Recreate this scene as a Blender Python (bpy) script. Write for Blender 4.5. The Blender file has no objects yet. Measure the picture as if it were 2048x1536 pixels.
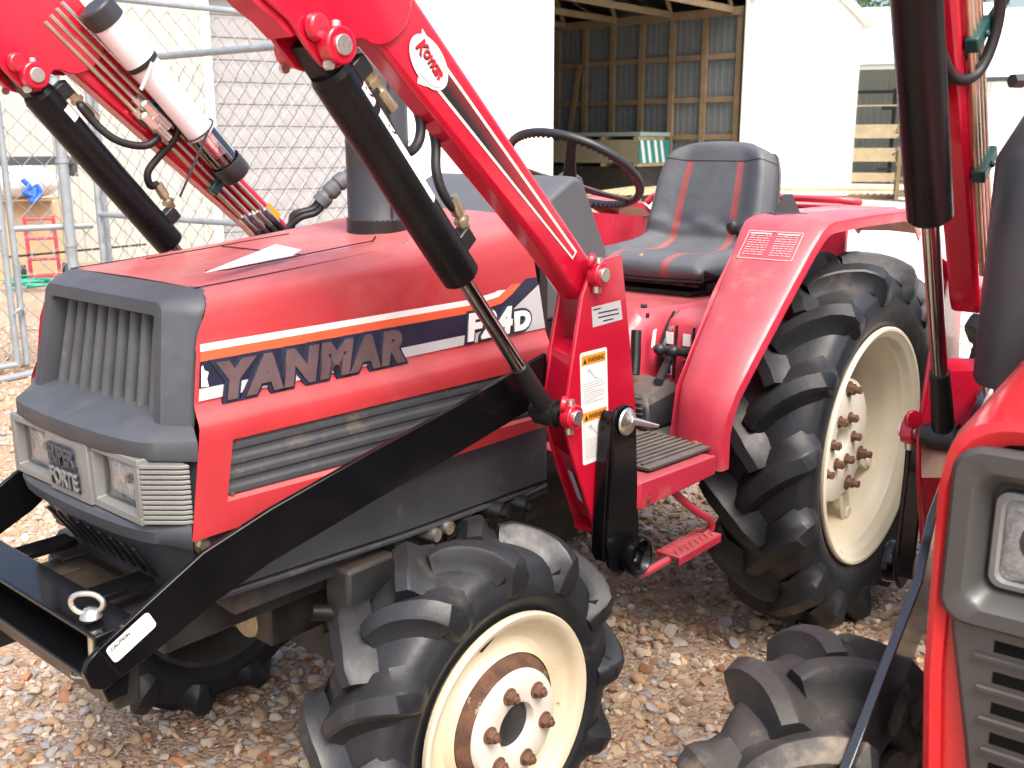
import bpy, bmesh, math, random
import numpy as np
from math import sin, cos, pi, radians
from mathutils import Vector, Matrix
random.seed(7)
rng = np.random.default_rng(7)
sc = bpy.context.scene
col = sc.collection

# ------------------------------------------------------------------ camera, light, exposure
cam = bpy.data.cameras.new('camera'); camo = bpy.data.objects.new('camera', cam); col.objects.link(camo)
YAW, PIT, ROL = radians(40.6953), radians(13.2991), radians(-0.082)
fw = Vector((cos(YAW)*cos(PIT), sin(YAW)*cos(PIT), -sin(PIT)))
rt = Vector((sin(YAW), -cos(YAW), 0)); up = rt.cross(fw)
rt2 = cos(ROL)*rt + sin(ROL)*up; up2 = -sin(ROL)*rt + cos(ROL)*up
camo.matrix_world = Matrix(((rt2.x, up2.x, -fw.x, -2.6771), (rt2.y, up2.y, -fw.y, -1.5997), (rt2.z, up2.z, -fw.z, 1.3374), (0, 0, 0, 1)))
cam.sensor_width = 36; cam.lens = 2016.5/2048*36
cam.clip_start = 0.05; cam.clip_end = 600
cam.dof.use_dof = True; cam.dof.focus_distance = 2.1; cam.dof.aperture_fstop = 9
sc.camera = camo

w = bpy.data.worlds.new('World'); sc.world = w; w.use_nodes = True
nt = w.node_tree; nt.nodes.clear()
sky = nt.nodes.new('ShaderNodeTexSky'); sky.sky_type = 'NISHITA'; sky.sun_disc = False
SUN_EL, SUN_AZ = radians(54), radians(-112)      # azimuth of the sun in the XY plane, measured from +X
sky.sun_elevation = SUN_EL; sky.sun_rotation = pi/2 - SUN_AZ
sky.air_density = 1.0; sky.dust_density = 6.0; sky.ozone_density = 0.6
bg = nt.nodes.new('ShaderNodeBackground'); bg.inputs['Strength'].default_value = 0.15
wo = nt.nodes.new('ShaderNodeOutputWorld')
nt.links.new(sky.outputs[0], bg.inputs[0]); nt.links.new(bg.outputs[0], wo.inputs[0])
sun = bpy.data.lights.new('sun', 'SUN'); sun.energy = 1.05; sun.angle = radians(34); sun.color = (1, 0.985, 0.96)
suno = bpy.data.objects.new('sun', sun); col.objects.link(suno)
sdir = Vector((cos(SUN_AZ)*cos(SUN_EL), sin(SUN_AZ)*cos(SUN_EL), sin(SUN_EL)))
suno.rotation_euler = sdir.to_track_quat('Z', 'Y').to_euler(); suno.location = (0, 0, 30)
sc.view_settings.view_transform = 'Standard'; sc.view_settings.look = 'None'
sc.view_settings.exposure = 1.30; sc.view_settings.gamma = 1.0
sc.view_settings.use_curve_mapping = False

# ------------------------------------------------------------------ materials
def N(nt, t, **kw):
    n = nt.nodes.new(t)
    for k, v in kw.items():
        if k in n.inputs: n.inputs[k].default_value = v
        else: setattr(n, k, v)
    return n
def mat(name, c, rough=.5, metal=0, var=None, bump=None, dirt=None, rough_var=0, coat=0, spec=.5, alpha=1, trans=0, dust=None, attr=None):
    """var=(scale, amount) brightness noise; bump=(scale, strength); dirt=(colour, scale, threshold, softness) patches;
    dust=(colour, amount) settles on upward faces"""
    m = bpy.data.materials.new(name); m.use_nodes = True; t = m.node_tree; L = t.links.new
    p = t.nodes['Principled BSDF']
    p.inputs['Roughness'].default_value = rough; p.inputs['Metallic'].default_value = metal
    p.inputs['Coat Weight'].default_value = coat; p.inputs['Coat Roughness'].default_value = .08
    p.inputs['Specular IOR Level'].default_value = spec
    p.inputs['Transmission Weight'].default_value = trans; p.inputs['Alpha'].default_value = alpha
    tc = N(t, 'ShaderNodeTexCoord'); co = tc.outputs['Object']
    cur = None
    if attr:
        a = N(t, 'ShaderNodeAttribute', attribute_name=attr); cur = a.outputs['Color']
    else:
        r = N(t, 'ShaderNodeRGB'); r.outputs[0].default_value = (*c, 1); cur = r.outputs[0]
    if var:
        n = N(t, 'ShaderNodeTexNoise', Scale=var[0], Detail=5, Roughness=.6); L(co, n.inputs['Vector'])
        mr = N(t, 'ShaderNodeMapRange'); mr.inputs['From Min'].default_value = .3; mr.inputs['From Max'].default_value = .7
        mr.inputs['To Min'].default_value = 1-var[1]; mr.inputs['To Max'].default_value = 1+var[1]
        L(n.outputs['Fac'], mr.inputs['Value'])
        mx = N(t, 'ShaderNodeVectorMath', operation='SCALE'); L(cur, mx.inputs[0]); L(mr.outputs[0], mx.inputs['Scale']); cur = mx.outputs[0]
    fac_r = None
    if dirt:
        for d in (dirt if isinstance(dirt, list) else [dirt]):
            n = N(t, 'ShaderNodeTexNoise', Scale=d[1], Detail=8, Roughness=.68); L(co, n.inputs['Vector'])
            mr = N(t, 'ShaderNodeMapRange'); mr.inputs['From Min'].default_value = d[2]; mr.inputs['From Max'].default_value = d[2]+d[3]
            if len(d) > 4: mr.inputs['To Max'].default_value = d[4]
            L(n.outputs['Fac'], mr.inputs['Value'])
            mx = N(t, 'ShaderNodeMix', data_type='RGBA'); L(mr.outputs[0], mx.inputs['Factor']); L(cur, mx.inputs[6]); mx.inputs[7].default_value = (*d[0], 1)
            cur = mx.outputs[2]; fac_r = mr.outputs[0]
    if dust:
        g = N(t, 'ShaderNodeNewGeometry'); sp = N(t, 'ShaderNodeSeparateXYZ'); L(g.outputs['Normal'], sp.inputs[0])
        n = N(t, 'ShaderNodeTexNoise', Scale=9, Detail=7, Roughness=.7); L(co, n.inputs['Vector'])
        mr = N(t, 'ShaderNodeMapRange'); mr.inputs['From Min'].default_value = .1; mr.inputs['From Max'].default_value = 1
        L(sp.outputs['Z'], mr.inputs['Value'])
        mu = N(t, 'ShaderNodeMath', operation='MULTIPLY'); L(mr.outputs[0], mu.inputs[0]); L(n.outputs['Fac'], mu.inputs[1])
        mu2 = N(t, 'ShaderNodeMath', operation='MULTIPLY'); L(mu.outputs[0], mu2.inputs[0]); mu2.inputs[1].default_value = dust[1]*2
        mx = N(t, 'ShaderNodeMix', data_type='RGBA'); L(mu2.outputs[0], mx.inputs['Factor']); L(cur, mx.inputs[6]); mx.inputs[7].default_value = (*dust[0], 1); cur = mx.outputs[2]
    L(cur, p.inputs['Base Color'])
    if rough_var or fac_r is not None:
        n = N(t, 'ShaderNodeTexNoise', Scale=14, Detail=6, Roughness=.65); L(co, n.inputs['Vector'])
        mr = N(t, 'ShaderNodeMapRange'); mr.inputs['From Min'].default_value = .3; mr.inputs['From Max'].default_value = .7
        mr.inputs['To Min'].default_value = max(.02, rough-rough_var); mr.inputs['To Max'].default_value = min(1, rough+rough_var)
        L(n.outputs['Fac'], mr.inputs['Value']); rr = mr.outputs[0]
        if fac_r is not None:
            mx = N(t, 'ShaderNodeMix'); L(fac_r, mx.inputs[0]); L(rr, mx.inputs[2]); mx.inputs[3].default_value = .85; rr = mx.outputs[0]
        L(rr, p.inputs['Roughness'])
    if bump:
        n = N(t, 'ShaderNodeTexNoise', Scale=bump[0], Detail=6, Roughness=.6); L(co, n.inputs['Vector'])
        b = N(t, 'ShaderNodeBump', Strength=bump[1], Distance=bump[2] if len(bump) > 2 else .003); L(n.outputs['Fac'], b.inputs['Height']); L(b.outputs[0], p.inputs['Normal'])
    return m
RUST = (.16, .055, .022); TAN = (.33, .24, .15)
M = {}
M['red_new'] = mat('loader red gloss paint', (.47, .006, .028), .22, coat=.5, var=(6, .06), bump=(60, .03), rough_var=.06)
M['red_old'] = mat('faded red paint', (.42, .033, .041), .42, var=(5, .10), rough_var=.12, coat=.12, bump=(40, .05), dirt=[((.62, .22, .17), 3.2, .56, .25, .35), ((.10, .05, .04), 38, .70, .06, .6)], dust=((.72, .42, .38), .22))
M['red_cab'] = mat('worn red paint', (.48, .026, .055), .36, var=(7, .12), rough_var=.12, coat=.15, bump=(40, .05), dirt=[((.45, .22, .16), 9, .60, .12, .5), ((.12, .05, .04), 50, .68, .05, .7)], dust=((.6, .38, .32), .22))
M['black_paint'] = mat('gloss black paint', (.004, .004, .005), .14, spec=.3, var=(8, .2), rough_var=.06, bump=(25, .04))
M['black_satin'] = mat('satin black', (.012, .012, .013), .38, var=(10, .3), rough_var=.1)
M['cyl_black'] = mat('cylinder black', (.006, .006, .007), .3, spec=.22, var=(10, .3), rough_var=.08, bump=(80, .03))
M['plastic'] = mat('grey black plastic', (.044, .050, .060), .55, var=(9, .12), rough_var=.1, bump=(260, .12, .001), dirt=((.12, .12, .12), 7, .58, .2, .4), dust=((.17, .18, .20), .14))
M['plastic_dk'] = mat('dark plastic', (.035, .037, .042), .5, var=(12, .25), rough_var=.1, dirt=((.16, .12, .09), 11, .6, .12, .6), dust=((.25, .2, .15), .3))
M['panel_grey'] = mat('dark grey panel paint', (.046, .050, .057), .55, var=(6, .2), rough_var=.12, dirt=[((.14, .12, .10), 10, .60, .1, .6), ((.2, .09, .04), 26, .70, .05, .8)], dust=((.15, .14, .13), .14))
M['silver'] = mat('silver grey bezel paint', (.205, .212, .205), .45, metal=.2, var=(8, .1), rough_var=.1, dirt=((.2, .17, .13), 16, .62, .1, .5))
M['engine'] = mat('oily black engine', (.016, .015, .014), .55, var=(12, .5), rough_var=.2, bump=(30, .3, .006), dirt=((.10, .065, .04), 9, .58, .15, .6), dust=((.16, .10, .06), .15))
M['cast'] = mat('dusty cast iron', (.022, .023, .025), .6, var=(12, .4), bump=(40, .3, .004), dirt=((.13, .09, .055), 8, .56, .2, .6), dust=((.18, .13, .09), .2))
M['rubber'] = mat('weathered tyre rubber', (.0105, .0125, .0165), .47, var=(9, .28), rough_var=.13, bump=(55, .28, .003), dirt=[((.15, .115, .08), 7, .60, .16, .55), ((.006, .006, .006), 45, .66, .06, .7)], dust=((.11, .10, .085), .11))
M['rubber_mud'] = mat('muddy tyre rubber', (.013, .015, .018), .62, var=(9, .3), rough_var=.12, bump=(55, .35, .004), dirt=[((.22, .165, .11), 9, .55, .12, .65), ((.006, .006, .006), 45, .66, .06, .7)], dust=((.20, .165, .125), .22))
M['cream'] = mat('cream wheel paint', (.63, .555, .405), .38, var=(5, .06), rough_var=.12, coat=.15, dirt=[((.50, .40, .23), 5, .52, .2, .7), ((.24, .10, .04), 15, .645, .05, .85)])
M['cream_clean'] = mat('cream wheel paint cleaner', (.67, .61, .475), .36, var=(5, .05), rough_var=.1, coat=.15, dirt=[((.66, .56, .4), 6, .6, .2, .5), ((.3, .15, .06), 30, .76, .05, .7)])
M['disc_white'] = mat('off white wheel disc', (.66, .62, .55), .4, var=(8, .06), rough_var=.1, dirt=((.45, .33, .22), 18, .66, .1, .7))
M['rust'] = mat('rust', (.085, .042, .027), .9, var=(30, .45), bump=(90, .5, .002), dirt=[((.20, .085, .04), 24, .5, .2, .6), ((.55, .46, .32), 10, .60, .05, .8)])
M['bolt_rust'] = mat('rusty bolt', (.16, .085, .055), .7, metal=.3, var=(60, .4), bump=(120, .3, .001))
M['steel'] = mat('bright steel', (.62, .60, .57), .25, metal=1, rough_var=.1)
M['chrome'] = mat('chrome rod', (.50, .47, .45), .12, metal=1, rough_var=.05)
M['zinc'] = mat('zinc plated', (.66, .65, .60), .3, metal=.9, rough_var=.1, var=(30, .15))
M['brass'] = mat('brass fitting', (.58, .53, .38), .4, metal=.9, rough_var=.1, var=(30, .2))
M['hose'] = mat('rubber hose', (.014, .014, .016), .5, bump=(120, .15, .001))
M['spiral'] = mat('grey hose wrap', (.10, .105, .115), .55)
M['stack'] = mat('grey heat worn sheet steel', (.052, .057, .067), .45, metal=.3, var=(7, .2), rough_var=.12, bump=(30, .08), dirt=[((.07, .06, .06), 6, .55, .15, .7), ((.22, .09, .035), 14, .66, .06, .85)])
M['white_print'] = mat('white decal', (.80, .79, .77), .35, var=(20, .03))
M['grey_print'] = mat('silver decal', (.47, .47, .48), .35, var=(20, .05))
M['navy'] = mat('navy decal', (.016, .019, .042), .35, var=(14, .2), rough_var=.08)
M['navy2'] = mat('navy emblem plastic', (.018, .024, .05), .4, var=(14, .2))
M['orange_print'] = mat('orange red decal', (.75, .115, .05), .38, var=(14, .06))
M['mauve'] = mat('aged bronze lettering', (.175, .118, .128), .45, metal=.5, var=(20, .2), rough_var=.1)
M['warn_orange'] = mat('orange warning header', (.78, .30, .02), .4)
M['ink'] = mat('black ink', (.015, .015, .015), .5)
M['ink_grey'] = mat('grey ink', (.42, .42, .44), .5)
M['logo_red'] = mat('red logo ink', (.55, .012, .02), .4)
M['pink_print'] = mat('faded white print on red', (.80, .42, .42), .45)
def clear_mat(name, tint, refl):
    m = bpy.data.materials.new(name); m.use_nodes = True; t = m.node_tree; L = t.links.new; t.nodes.clear()
    o = N(t, 'ShaderNodeOutputMaterial'); a = N(t, 'ShaderNodeBsdfTransparent'); a.inputs[0].default_value = (*tint, 1); g = N(t, 'ShaderNodeBsdfGlossy'); g.inputs['Roughness'].default_value = .06
    f = N(t, 'ShaderNodeFresnel', IOR=1.5); mu = N(t, 'ShaderNodeMath', operation='MULTIPLY'); mu.inputs[1].default_value = refl; L(f.outputs[0], mu.inputs[0]); mx = N(t, 'ShaderNodeMixShader')
    L(mu.outputs[0], mx.inputs[0]); L(a.outputs[0], mx.inputs[1]); L(g.outputs[0], mx.inputs[2]); L(mx.outputs[0], o.inputs[0])
    return m
M['glass'] = clear_mat('headlight glass', (.93, .95, .95), 1.6)
M['reflector'] = mat('headlight reflector', (.92, .93, .93), .2, metal=.4, coat=.6, var=(30, .12), bump=(30, 1.0, .02))
M['vinyl'] = mat('grey seat vinyl', (.066, .072, .080), .54, var=(7, .15), rough_var=.1, bump=(14, .35, .012), dust=((.22, .22, .23), .25))
M['vinyl_red'] = mat('faded red seat stripe', (.23, .046, .042), .5, var=(9, .15), dust=((.5, .3, .28), .25))
M['foam'] = mat('exposed seat foam', (.62, .36, .08), .9, var=(40, .3))
M['mat_rubber'] = mat('ribbed rubber mat', (.065, .064, .063), .65, var=(10, .3), bump=(90, .3, .002), dirt=((.2, .16, .12), 16, .55, .15, .6), dust=((.28, .22, .17), .4))
M['galv'] = mat('galvanised tube', (.30, .34, .37), .45, metal=.3, var=(14, .12), rough_var=.1)
M['wire'] = mat('galvanised wire', (.23, .26, .28), .45, metal=.2)
M['paper'] = mat('white paper', (.82, .82, .80), .7, var=(20, .03))
M['tube_white'] = mat('milky plastic tube', (.86, .80, .83), .28, var=(10, .03), spec=.5)
M['tube_clear'] = clear_mat('clear plastic tube', (.90, .78, .80), 2.5)
M['cap_black'] = mat('black plastic cap', (.03, .032, .035), .45)
M['green_clamp'] = mat('dark green clamp', (.005, .05, .045), .4)
M['white_metal'] = mat('white painted steel siding', (.83, .83, .80), .5, var=(1.2, .02))
M['cream_metal'] = mat('cream painted steel siding', (.43, .425, .385), .5, var=(1.2, .03))
M['door_grey'] = mat('beige grey roll up door', (.285, .28, .285), .5, var=(2, .03))
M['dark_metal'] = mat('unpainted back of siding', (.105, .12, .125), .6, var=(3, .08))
M['lumber'] = mat('pine lumber', (.52, .42, .26), .75, var=(3, .18), bump=(20, .2))
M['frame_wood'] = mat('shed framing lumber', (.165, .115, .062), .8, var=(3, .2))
M['board_olive'] = mat('drywall edge', (.16, .155, .10), .8, var=(3, .08))
M['teal'] = mat('teal wrapping', (.012, .13, .12), .5)
M['cardboard'] = mat('cardboard', (.46, .33, .20), .85, var=(3, .08))
M['bag_white'] = mat('white bag', (.62, .63, .66), .6, var=(6, .05), bump=(9, .6, .03))
M['blue'] = mat('blue strap', (.02, .13, .60), .5)
M['green_hose'] = mat('green garden hose', (.02, .30, .20), .4)
M['truck_red'] = mat('red hand truck paint', (.35, .02, .05), .4)
M['leaf'] = mat('tree leaves', (.06, .12, .035), .6, var=(1.5, .4))
M['bark'] = mat('bark', (.10, .075, .05), .9, var=(6, .3))
M['stone'] = mat('gravel stone', (1, 1, 1), .85, attr='tint', bump=(120, .3, .003), var=(35, .12))
M['teal_pale'] = mat('pale teal board', (.16, .20, .19), .6)
M['wall_green'] = mat('grey green siding', (.42, .45, .40), .6, var=(1, .05))
M['grass'] = mat('grass blade', (.22, .27, .09), .6)
M['fade'] = None

def ground_mat():
    m = bpy.data.materials.new('gravel ground'); m.use_nodes = True; t = m.node_tree; L = t.links.new
    p = t.nodes['Principled BSDF']; p.inputs['Roughness'].default_value = .92
    tc = N(t, 'ShaderNodeTexCoord'); co = tc.outputs['Object']
    v = N(t, 'ShaderNodeTexVoronoi', Scale=95); L(co, v.inputs['Vector'])
    rmp = N(t, 'ShaderNodeValToRGB'); e = rmp.color_ramp.elements
    e[0].position = 0; e[0].color = (.34, .19, .11, 1); e[1].position = 1; e[1].color = (.56, .47, .37, 1)
    for ps, cc in ((.25, (.42, .31, .21, 1)), (.5, (.46, .32, .21, 1)), (.75, (.40, .36, .32, 1))):
        x = e.new(ps); x.color = cc
    sp = N(t, 'ShaderNodeSeparateColor'); L(v.outputs['Color'], sp.inputs[0]); L(sp.outputs[0], rmp.inputs[0])
    n = N(t, 'ShaderNodeTexNoise', Scale=2.2, Detail=5); L(co, n.inputs['Vector'])
    mx = N(t, 'ShaderNodeMix', data_type='RGBA'); mr = N(t, 'ShaderNodeMapRange'); mr.inputs['From Min'].default_value = .35; mr.inputs['From Max'].default_value = .7; mr.inputs['To Max'].default_value = .6
    L(n.outputs['Fac'], mr.inputs['Value']); L(mr.outputs[0], mx.inputs['Factor']); L(rmp.outputs[0], mx.inputs[6]); mx.inputs[7].default_value = (.34, .17, .085, 1)
    L(mx.outputs[2], p.inputs['Base Color'])
    b = N(t, 'ShaderNodeBump', Strength=.9, Distance=.008, invert=True); L(v.outputs['Distance'], b.inputs['Height']); L(b.outputs[0], p.inputs['Normal'])
    return m
M['ground'] = ground_mat()
M['yard'] = mat('pale limestone yard', (.66, .63, .57), .9, var=(.6, .12), bump=(20, .3, .01), dirt=((.5, .42, .33), 30, .5, .2, .5))

# ------------------------------------------------------------------ geometry helpers
def V(*a): return np.array(a if len(a) > 1 else a[0], float)
def unit(v): v = np.asarray(v, float); return v/np.linalg.norm(v)
class MB:
    def __init__(s): s.v = []; s.f = []; s.mi = []
    def add(s, vs, fs, mi=0):
        o = len(s.v); s.v += [tuple(map(float, p)) for p in vs]; s.f += [tuple(i+o for i in f) for f in fs]; s.mi += [mi]*len(fs); return s
    def box(s, c, d, R=None, mi=0):
        c = V(c); h = V(d)/2; P = []
        for a in (-1, 1):
            for b in (-1, 1):
                for e in (-1, 1):
                    q = V(a*h[0], b*h[1], e*h[2]); P.append(c + (R @ q if R is not None else q))
        return s.add(P, [(0, 1, 3, 2), (4, 6, 7, 5), (0, 4, 5, 1), (2, 3, 7, 6), (0, 2, 6, 4), (1, 5, 7, 3)], mi)
    def bar(s, p0, p1, wd, th, upv=(0, 0, 1), mi=0):
        p0 = V(p0); p1 = V(p1); t = unit(p1-p0); a = unit(np.cross(t, upv)); b = np.cross(a, t)
        return s.box((p0+p1)/2, (np.linalg.norm(p1-p0), wd, th), np.stack([t, a, b], 1), mi)
    def prism(s, poly, axis, a, b, mi=0):
        n = len(poly)
        def mk(p, h): return {'y': (p[0], h, p[1]), 'x': (h, p[0], p[1]), 'z': (p[0], p[1], h)}[axis]
        P = [mk(p, a) for p in poly] + [mk(p, b) for p in poly]
        return s.add(P, [tuple(range(n))[::-1], tuple(range(n, 2*n))] + [(i, (i+1) % n, n+(i+1) % n, n+i) for i in range(n)], mi)
    def loft(s, loops, closed=True, cap0=True, cap1=True, mi=0):
        n = len(loops[0]); P = [p for l in loops for p in l]; F = []
        for k in range(len(loops)-1):
            for i in range(n if closed else n-1):
                j = (i+1) % n; F.append((k*n+i, k*n+j, (k+1)*n+j, (k+1)*n+i))
        if cap0: F.append(tuple(range(n))[::-1])
        if cap1: F.append(tuple(range((len(loops)-1)*n, len(loops)*n)))
        return s.add(P, F, mi)
    def tube(s, path, r, n=10, caps=True, closed=False, mi=0):
        path = [V(p) for p in path]; m = len(path); rs = r if hasattr(r, '__len__') else [r]*m
        T = []
        for i in range(m):
            a = path[(i-1) % m] if (closed or i > 0) else path[i]; b = path[(i+1) % m] if (closed or i < m-1) else path[i]
            T.append(unit(b-a))
        u = unit(np.cross(T[0], (0.123, 0.31, 1) if abs(T[0][2]) < .9 else (1, 0.1, 0)))
        loops = []
        for i in range(m):
            u = unit(u - T[i]*(u @ T[i])); vv = np.cross(T[i], u)
            loops.append([path[i]+rs[i]*(cos(2*pi*k/n)*u+sin(2*pi*k/n)*vv) for k in range(n)])
        if closed: loops.append(loops[0]); caps = False
        return s.loft(loops, True, caps, caps, mi)
    def cyl(s, p0, p1, r0, r1=None, n=20, mi=0, phase=0):
        r1 = r0 if r1 is None else r1; p0 = V(p0); p1 = V(p1); t = unit(p1-p0)
        u = unit(np.cross(t, (0, 0, 1) if abs(t[2]) < .9 else (1, 0, 0))); vv = np.cross(t, u)
        L = [[p+r*(cos(2*pi*k/n+phase)*u+sin(2*pi*k/n+phase)*vv) for k in range(n)] for p, r in ((p0, r0), (p1, r1))]
        return s.loft(L, True, True, True, mi)
    def lathe(s, prof, c, axis, n=48, closed=False, mi=0):
        """prof: (r, h) along axis from point c"""
        c = V(c); t = unit(axis); u = unit(np.cross(t, (0, 0, 1) if abs(t[2]) < .9 else (1, 0, 0))); vv = np.cross(t, u)
        loops = [[c+h*t+r*(cos(2*pi*k/n)*u+sin(2*pi*k/n)*vv) for k in range(n)] for r, h in prof]
        if closed: loops.append(loops[0])
        return s.loft(loops, True, False, False, mi)
    def grid(s, fn, nu, nv, mi=0):
        P = [fn(i/nu, j/nv) for i in range(nu+1) for j in range(nv+1)]
        return s.add(P, [(i*(nv+1)+j, (i+1)*(nv+1)+j, (i+1)*(nv+1)+j+1, i*(nv+1)+j+1) for i in range(nu) for j in range(nv)], mi)
    def mesh(s, name, smooth=35, recalc=True):
        me = bpy.data.meshes.new(name); me.from_pydata(s.v, [], s.f); me.update()
        if recalc:
            b = bmesh.new(); b.from_mesh(me); bmesh.ops.recalc_face_normals(b, faces=b.faces); b.to_mesh(me); b.free()
        if smooth: me.shade_smooth(); me.set_sharp_from_angle(angle=radians(smooth))
        if any(s.mi): me.polygons.foreach_set('material_index', s.mi)
        return me
    def build(s, name, m, parent=None, smooth=35, bevel=0, recalc=True):
        return put(name, s.mesh(name, smooth, recalc), m, parent, bevel)
def put(name, me, m, parent=None, bevel=0):
    o = bpy.data.objects.new(name, me); col.objects.link(o)
    if len(me.materials) == 0:
        for q in (m if isinstance(m, (list, tuple)) else [m]): me.materials.append(M[q])
    if parent is not None: o.parent = parent
    if bevel:
        b = o.modifiers.new('bevel', 'BEVEL'); b.width = bevel; b.segments = 2; b.limit_method = 'ANGLE'; b.angle_limit = radians(40)
    return o
def thing(name, label, cat, loc=(0, 0, 0), rz=0, group=None):
    o = bpy.data.objects.new(name, None); col.objects.link(o); o.location = loc; o.rotation_euler = (0, 0, rz); o.empty_display_size = .2
    return tag(o, label, cat, group)
def tag(o, label, cat, group=None):
    o['label'] = label; o['category'] = cat
    if group: o['group'] = group
    return o
def structure(o, kind='structure'): o['kind'] = kind; return o
def spline(pts, n=8):
    P = [V(p) for p in pts]; P = [2*P[0]-P[1]] + P + [2*P[-1]-P[-2]]; out = []
    for i in range(1, len(P)-2):
        for k in range(n):
            t = k/n; a, b, c, d = P[i-1:i+3]
            out.append(.5*((2*b)+(-a+c)*t+(2*a-5*b+4*c-d)*t*t+(-a+3*b-3*c+d)*t**3))
    return out+[P[-2]]
def rot_y(t): return np.array([[cos(t), 0, sin(t)], [0, 1, 0], [-sin(t), 0, cos(t)]])
def text_mesh(body, size, org, U, W, extrude=.001, offset=0, shear=0, wscale=1, align='LEFT', spacing=1, bevel=0):
    """lettering: U = reading direction, W = up direction; front faces along U x W"""
    cu = bpy.data.curves.new('text', 'FONT'); cu.body = body; cu.size = size; cu.extrude = extrude; cu.offset = offset; cu.shear = shear
    cu.align_x = align; cu.space_character = spacing; cu.resolution_u = 4; cu.bevel_depth = bevel; cu.bevel_resolution = 0
    t = bpy.data.objects.new('text', cu); col.objects.link(t)
    dg = bpy.context.evaluated_depsgraph_get(); dg.update()
    me = bpy.data.meshes.new_from_object(t.evaluated_get(dg)); bpy.data.objects.remove(t); bpy.data.curves.remove(cu)
    U = unit(U); W = unit(W); Nn = np.cross(U, W)
    mtx = Matrix(((U[0]*wscale, W[0], Nn[0], org[0]), (U[1]*wscale, W[1], Nn[1], org[1]), (U[2]*wscale, W[2], Nn[2], org[2]), (0, 0, 0, 1)))
    me.transform(mtx); me.materials.clear(); return me
def text(name, m, parent, *a, **k): return put(name, text_mesh(*a, **k), m, parent)

# ------------------------------------------------------------------ ground
def build_ground():
    g = MB()
    g.add([(-60, -60, 0), (400, -60, 0), (400, 300, 0), (-60, 300, 0)], [(0, 1, 2, 3)])
    structure(g.build('ground', 'ground', smooth=0))
    y = MB(); pts = [(3.2, 1.2), (4.2, 3.2), (5.5, 6.6), (9.1, 7.7), (14, 10), (60, 40), (200, 60), (200, -40), (10, -14), (5, -5), (3.3, -1.5), (2.9, 0)]
    y.add([(a, b, .004) for a, b in pts], [tuple(range(len(pts)))])
    structure(y.build('yard', 'yard', smooth=0))
    pal = np.array([(.44, .30, .19), (.55, .42, .29), (.36, .23, .15), (.40, .36, .33), (.60, .50, .39), (.50, .31, .17), (.36, .34, .33), (.64, .55, .44), (.42, .20, .10), (.56, .43, .30), (.52, .40, .28), (.54, .38, .25), (.50, .40, .30), (.50, .34, .22)])
    bi = bmesh.new(); bmesh.ops.create_icosphere(bi, subdivisions=2, radius=1)
    hv = np.array([v.co[:] for v in bi.verts]); hf = np.array([[v.index for v in f.verts] for f in bi.faces]); bi.free()
    bi = bmesh.new(); bmesh.ops.create_icosphere(bi, subdivisions=1, radius=1)
    lv = np.array([v.co[:] for v in bi.verts]); lf = np.array([[v.index for v in f.verts] for f in bi.faces]); bi.free()
    cx, cy = -2.677, -1.6
    def scatter(n, rmin, rmax, smin, smax, bv, bf, sm, seed, a0, a1):
        r = np.random.default_rng(seed)
        a = np.radians(r.uniform(a0, a1, n)); d = np.sqrt(r.uniform(rmin**2, rmax**2, n))
        x = cx+d*np.cos(a); y = cy+d*np.sin(a)
        s = smin*(smax/smin)**(r.uniform(0, 1, n)**1.6)
        # shape: squash + random plane cuts give chipped pebbles
        q = np.repeat(bv[None], n, 0).copy()
        for _ in range(8):
            nn = r.normal(size=(n, 1, 3)); nn /= np.linalg.norm(nn, axis=2, keepdims=True); h = r.uniform(.40, .82, (n, 1))
            dd = (q*nn).sum(2)-h; q -= np.maximum(dd, 0)[..., None]*nn*.92
        sc_ = np.stack([r.uniform(.8, 1.35, n), r.uniform(.65, 1.0, n), r.uniform(.45, .8, n)], 1)
        q = q*sc_[:, None, :]*s[:, None, None]
        an = r.uniform(0, 2*pi, n); tl = r.normal(0, .3, n)
        c, si = np.cos(an)[:, None], np.sin(an)[:, None]; ct, st = np.cos(tl)[:, None], np.sin(tl)[:, None]
        X, Yv, Z = q[..., 0], q[..., 1], q[..., 2]
        X, Z = X*ct+Z*st, -X*st+Z*ct
        X, Yv = X*c-Yv*si, X*si+Yv*c
        zo = s*r.uniform(-.1, .55, n)
        P = np.stack([X+x[:, None], Yv+y[:, None], Z+zo[:, None]], -1).reshape(-1, 3)
        nb = len(bv); F = (bf[None]+(np.arange(n)*nb)[:, None, None]).reshape(-1, 3)
        me = bpy.data.meshes.new('gravel'); me.vertices.add(len(P)); me.vertices.foreach_set('co', P.ravel().astype(np.float32))
        me.loops.add(F.size); me.loops.foreach_set('vertex_index', F.ravel().astype(np.int32))
        me.polygons.add(len(F)); me.polygons.foreach_set('loop_start', (np.arange(len(F))*3).astype(np.int32))
        me.update(calc_edges=True); me.validate()
        colr = pal[r.integers(0, len(pal), n)]*r.uniform(.72, 1.15, (n, 1))
        cc = np.concatenate([np.repeat(colr, nb, 0), np.ones((n*nb, 1))], 1)
        at = me.attributes.new('tint', 'FLOAT_COLOR', 'POINT'); at.data.foreach_set('color', cc.ravel().astype(np.float32))
        if sm: me.shade_smooth(); me.set_sharp_from_angle(angle=radians(38))
        structure(put('gravel', me, 'stone'), 'stuff')
    scatter(7600, 1.0, 2.75, .0085, .0235, hv, hf, True, 1, 4, 86)
    scatter(12500, 2.6, 4.6, .0095, .024, lv, lf, True, 2, 2, 86)
    scatter(11000, 4.4, 8.5, .012, .028, lv, lf, False, 3, 8, 76)
    scatter(22000, 1.0, 4.4, .0035, .0075, lv, lf, False, 4, 3, 86)
build_ground()

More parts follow.
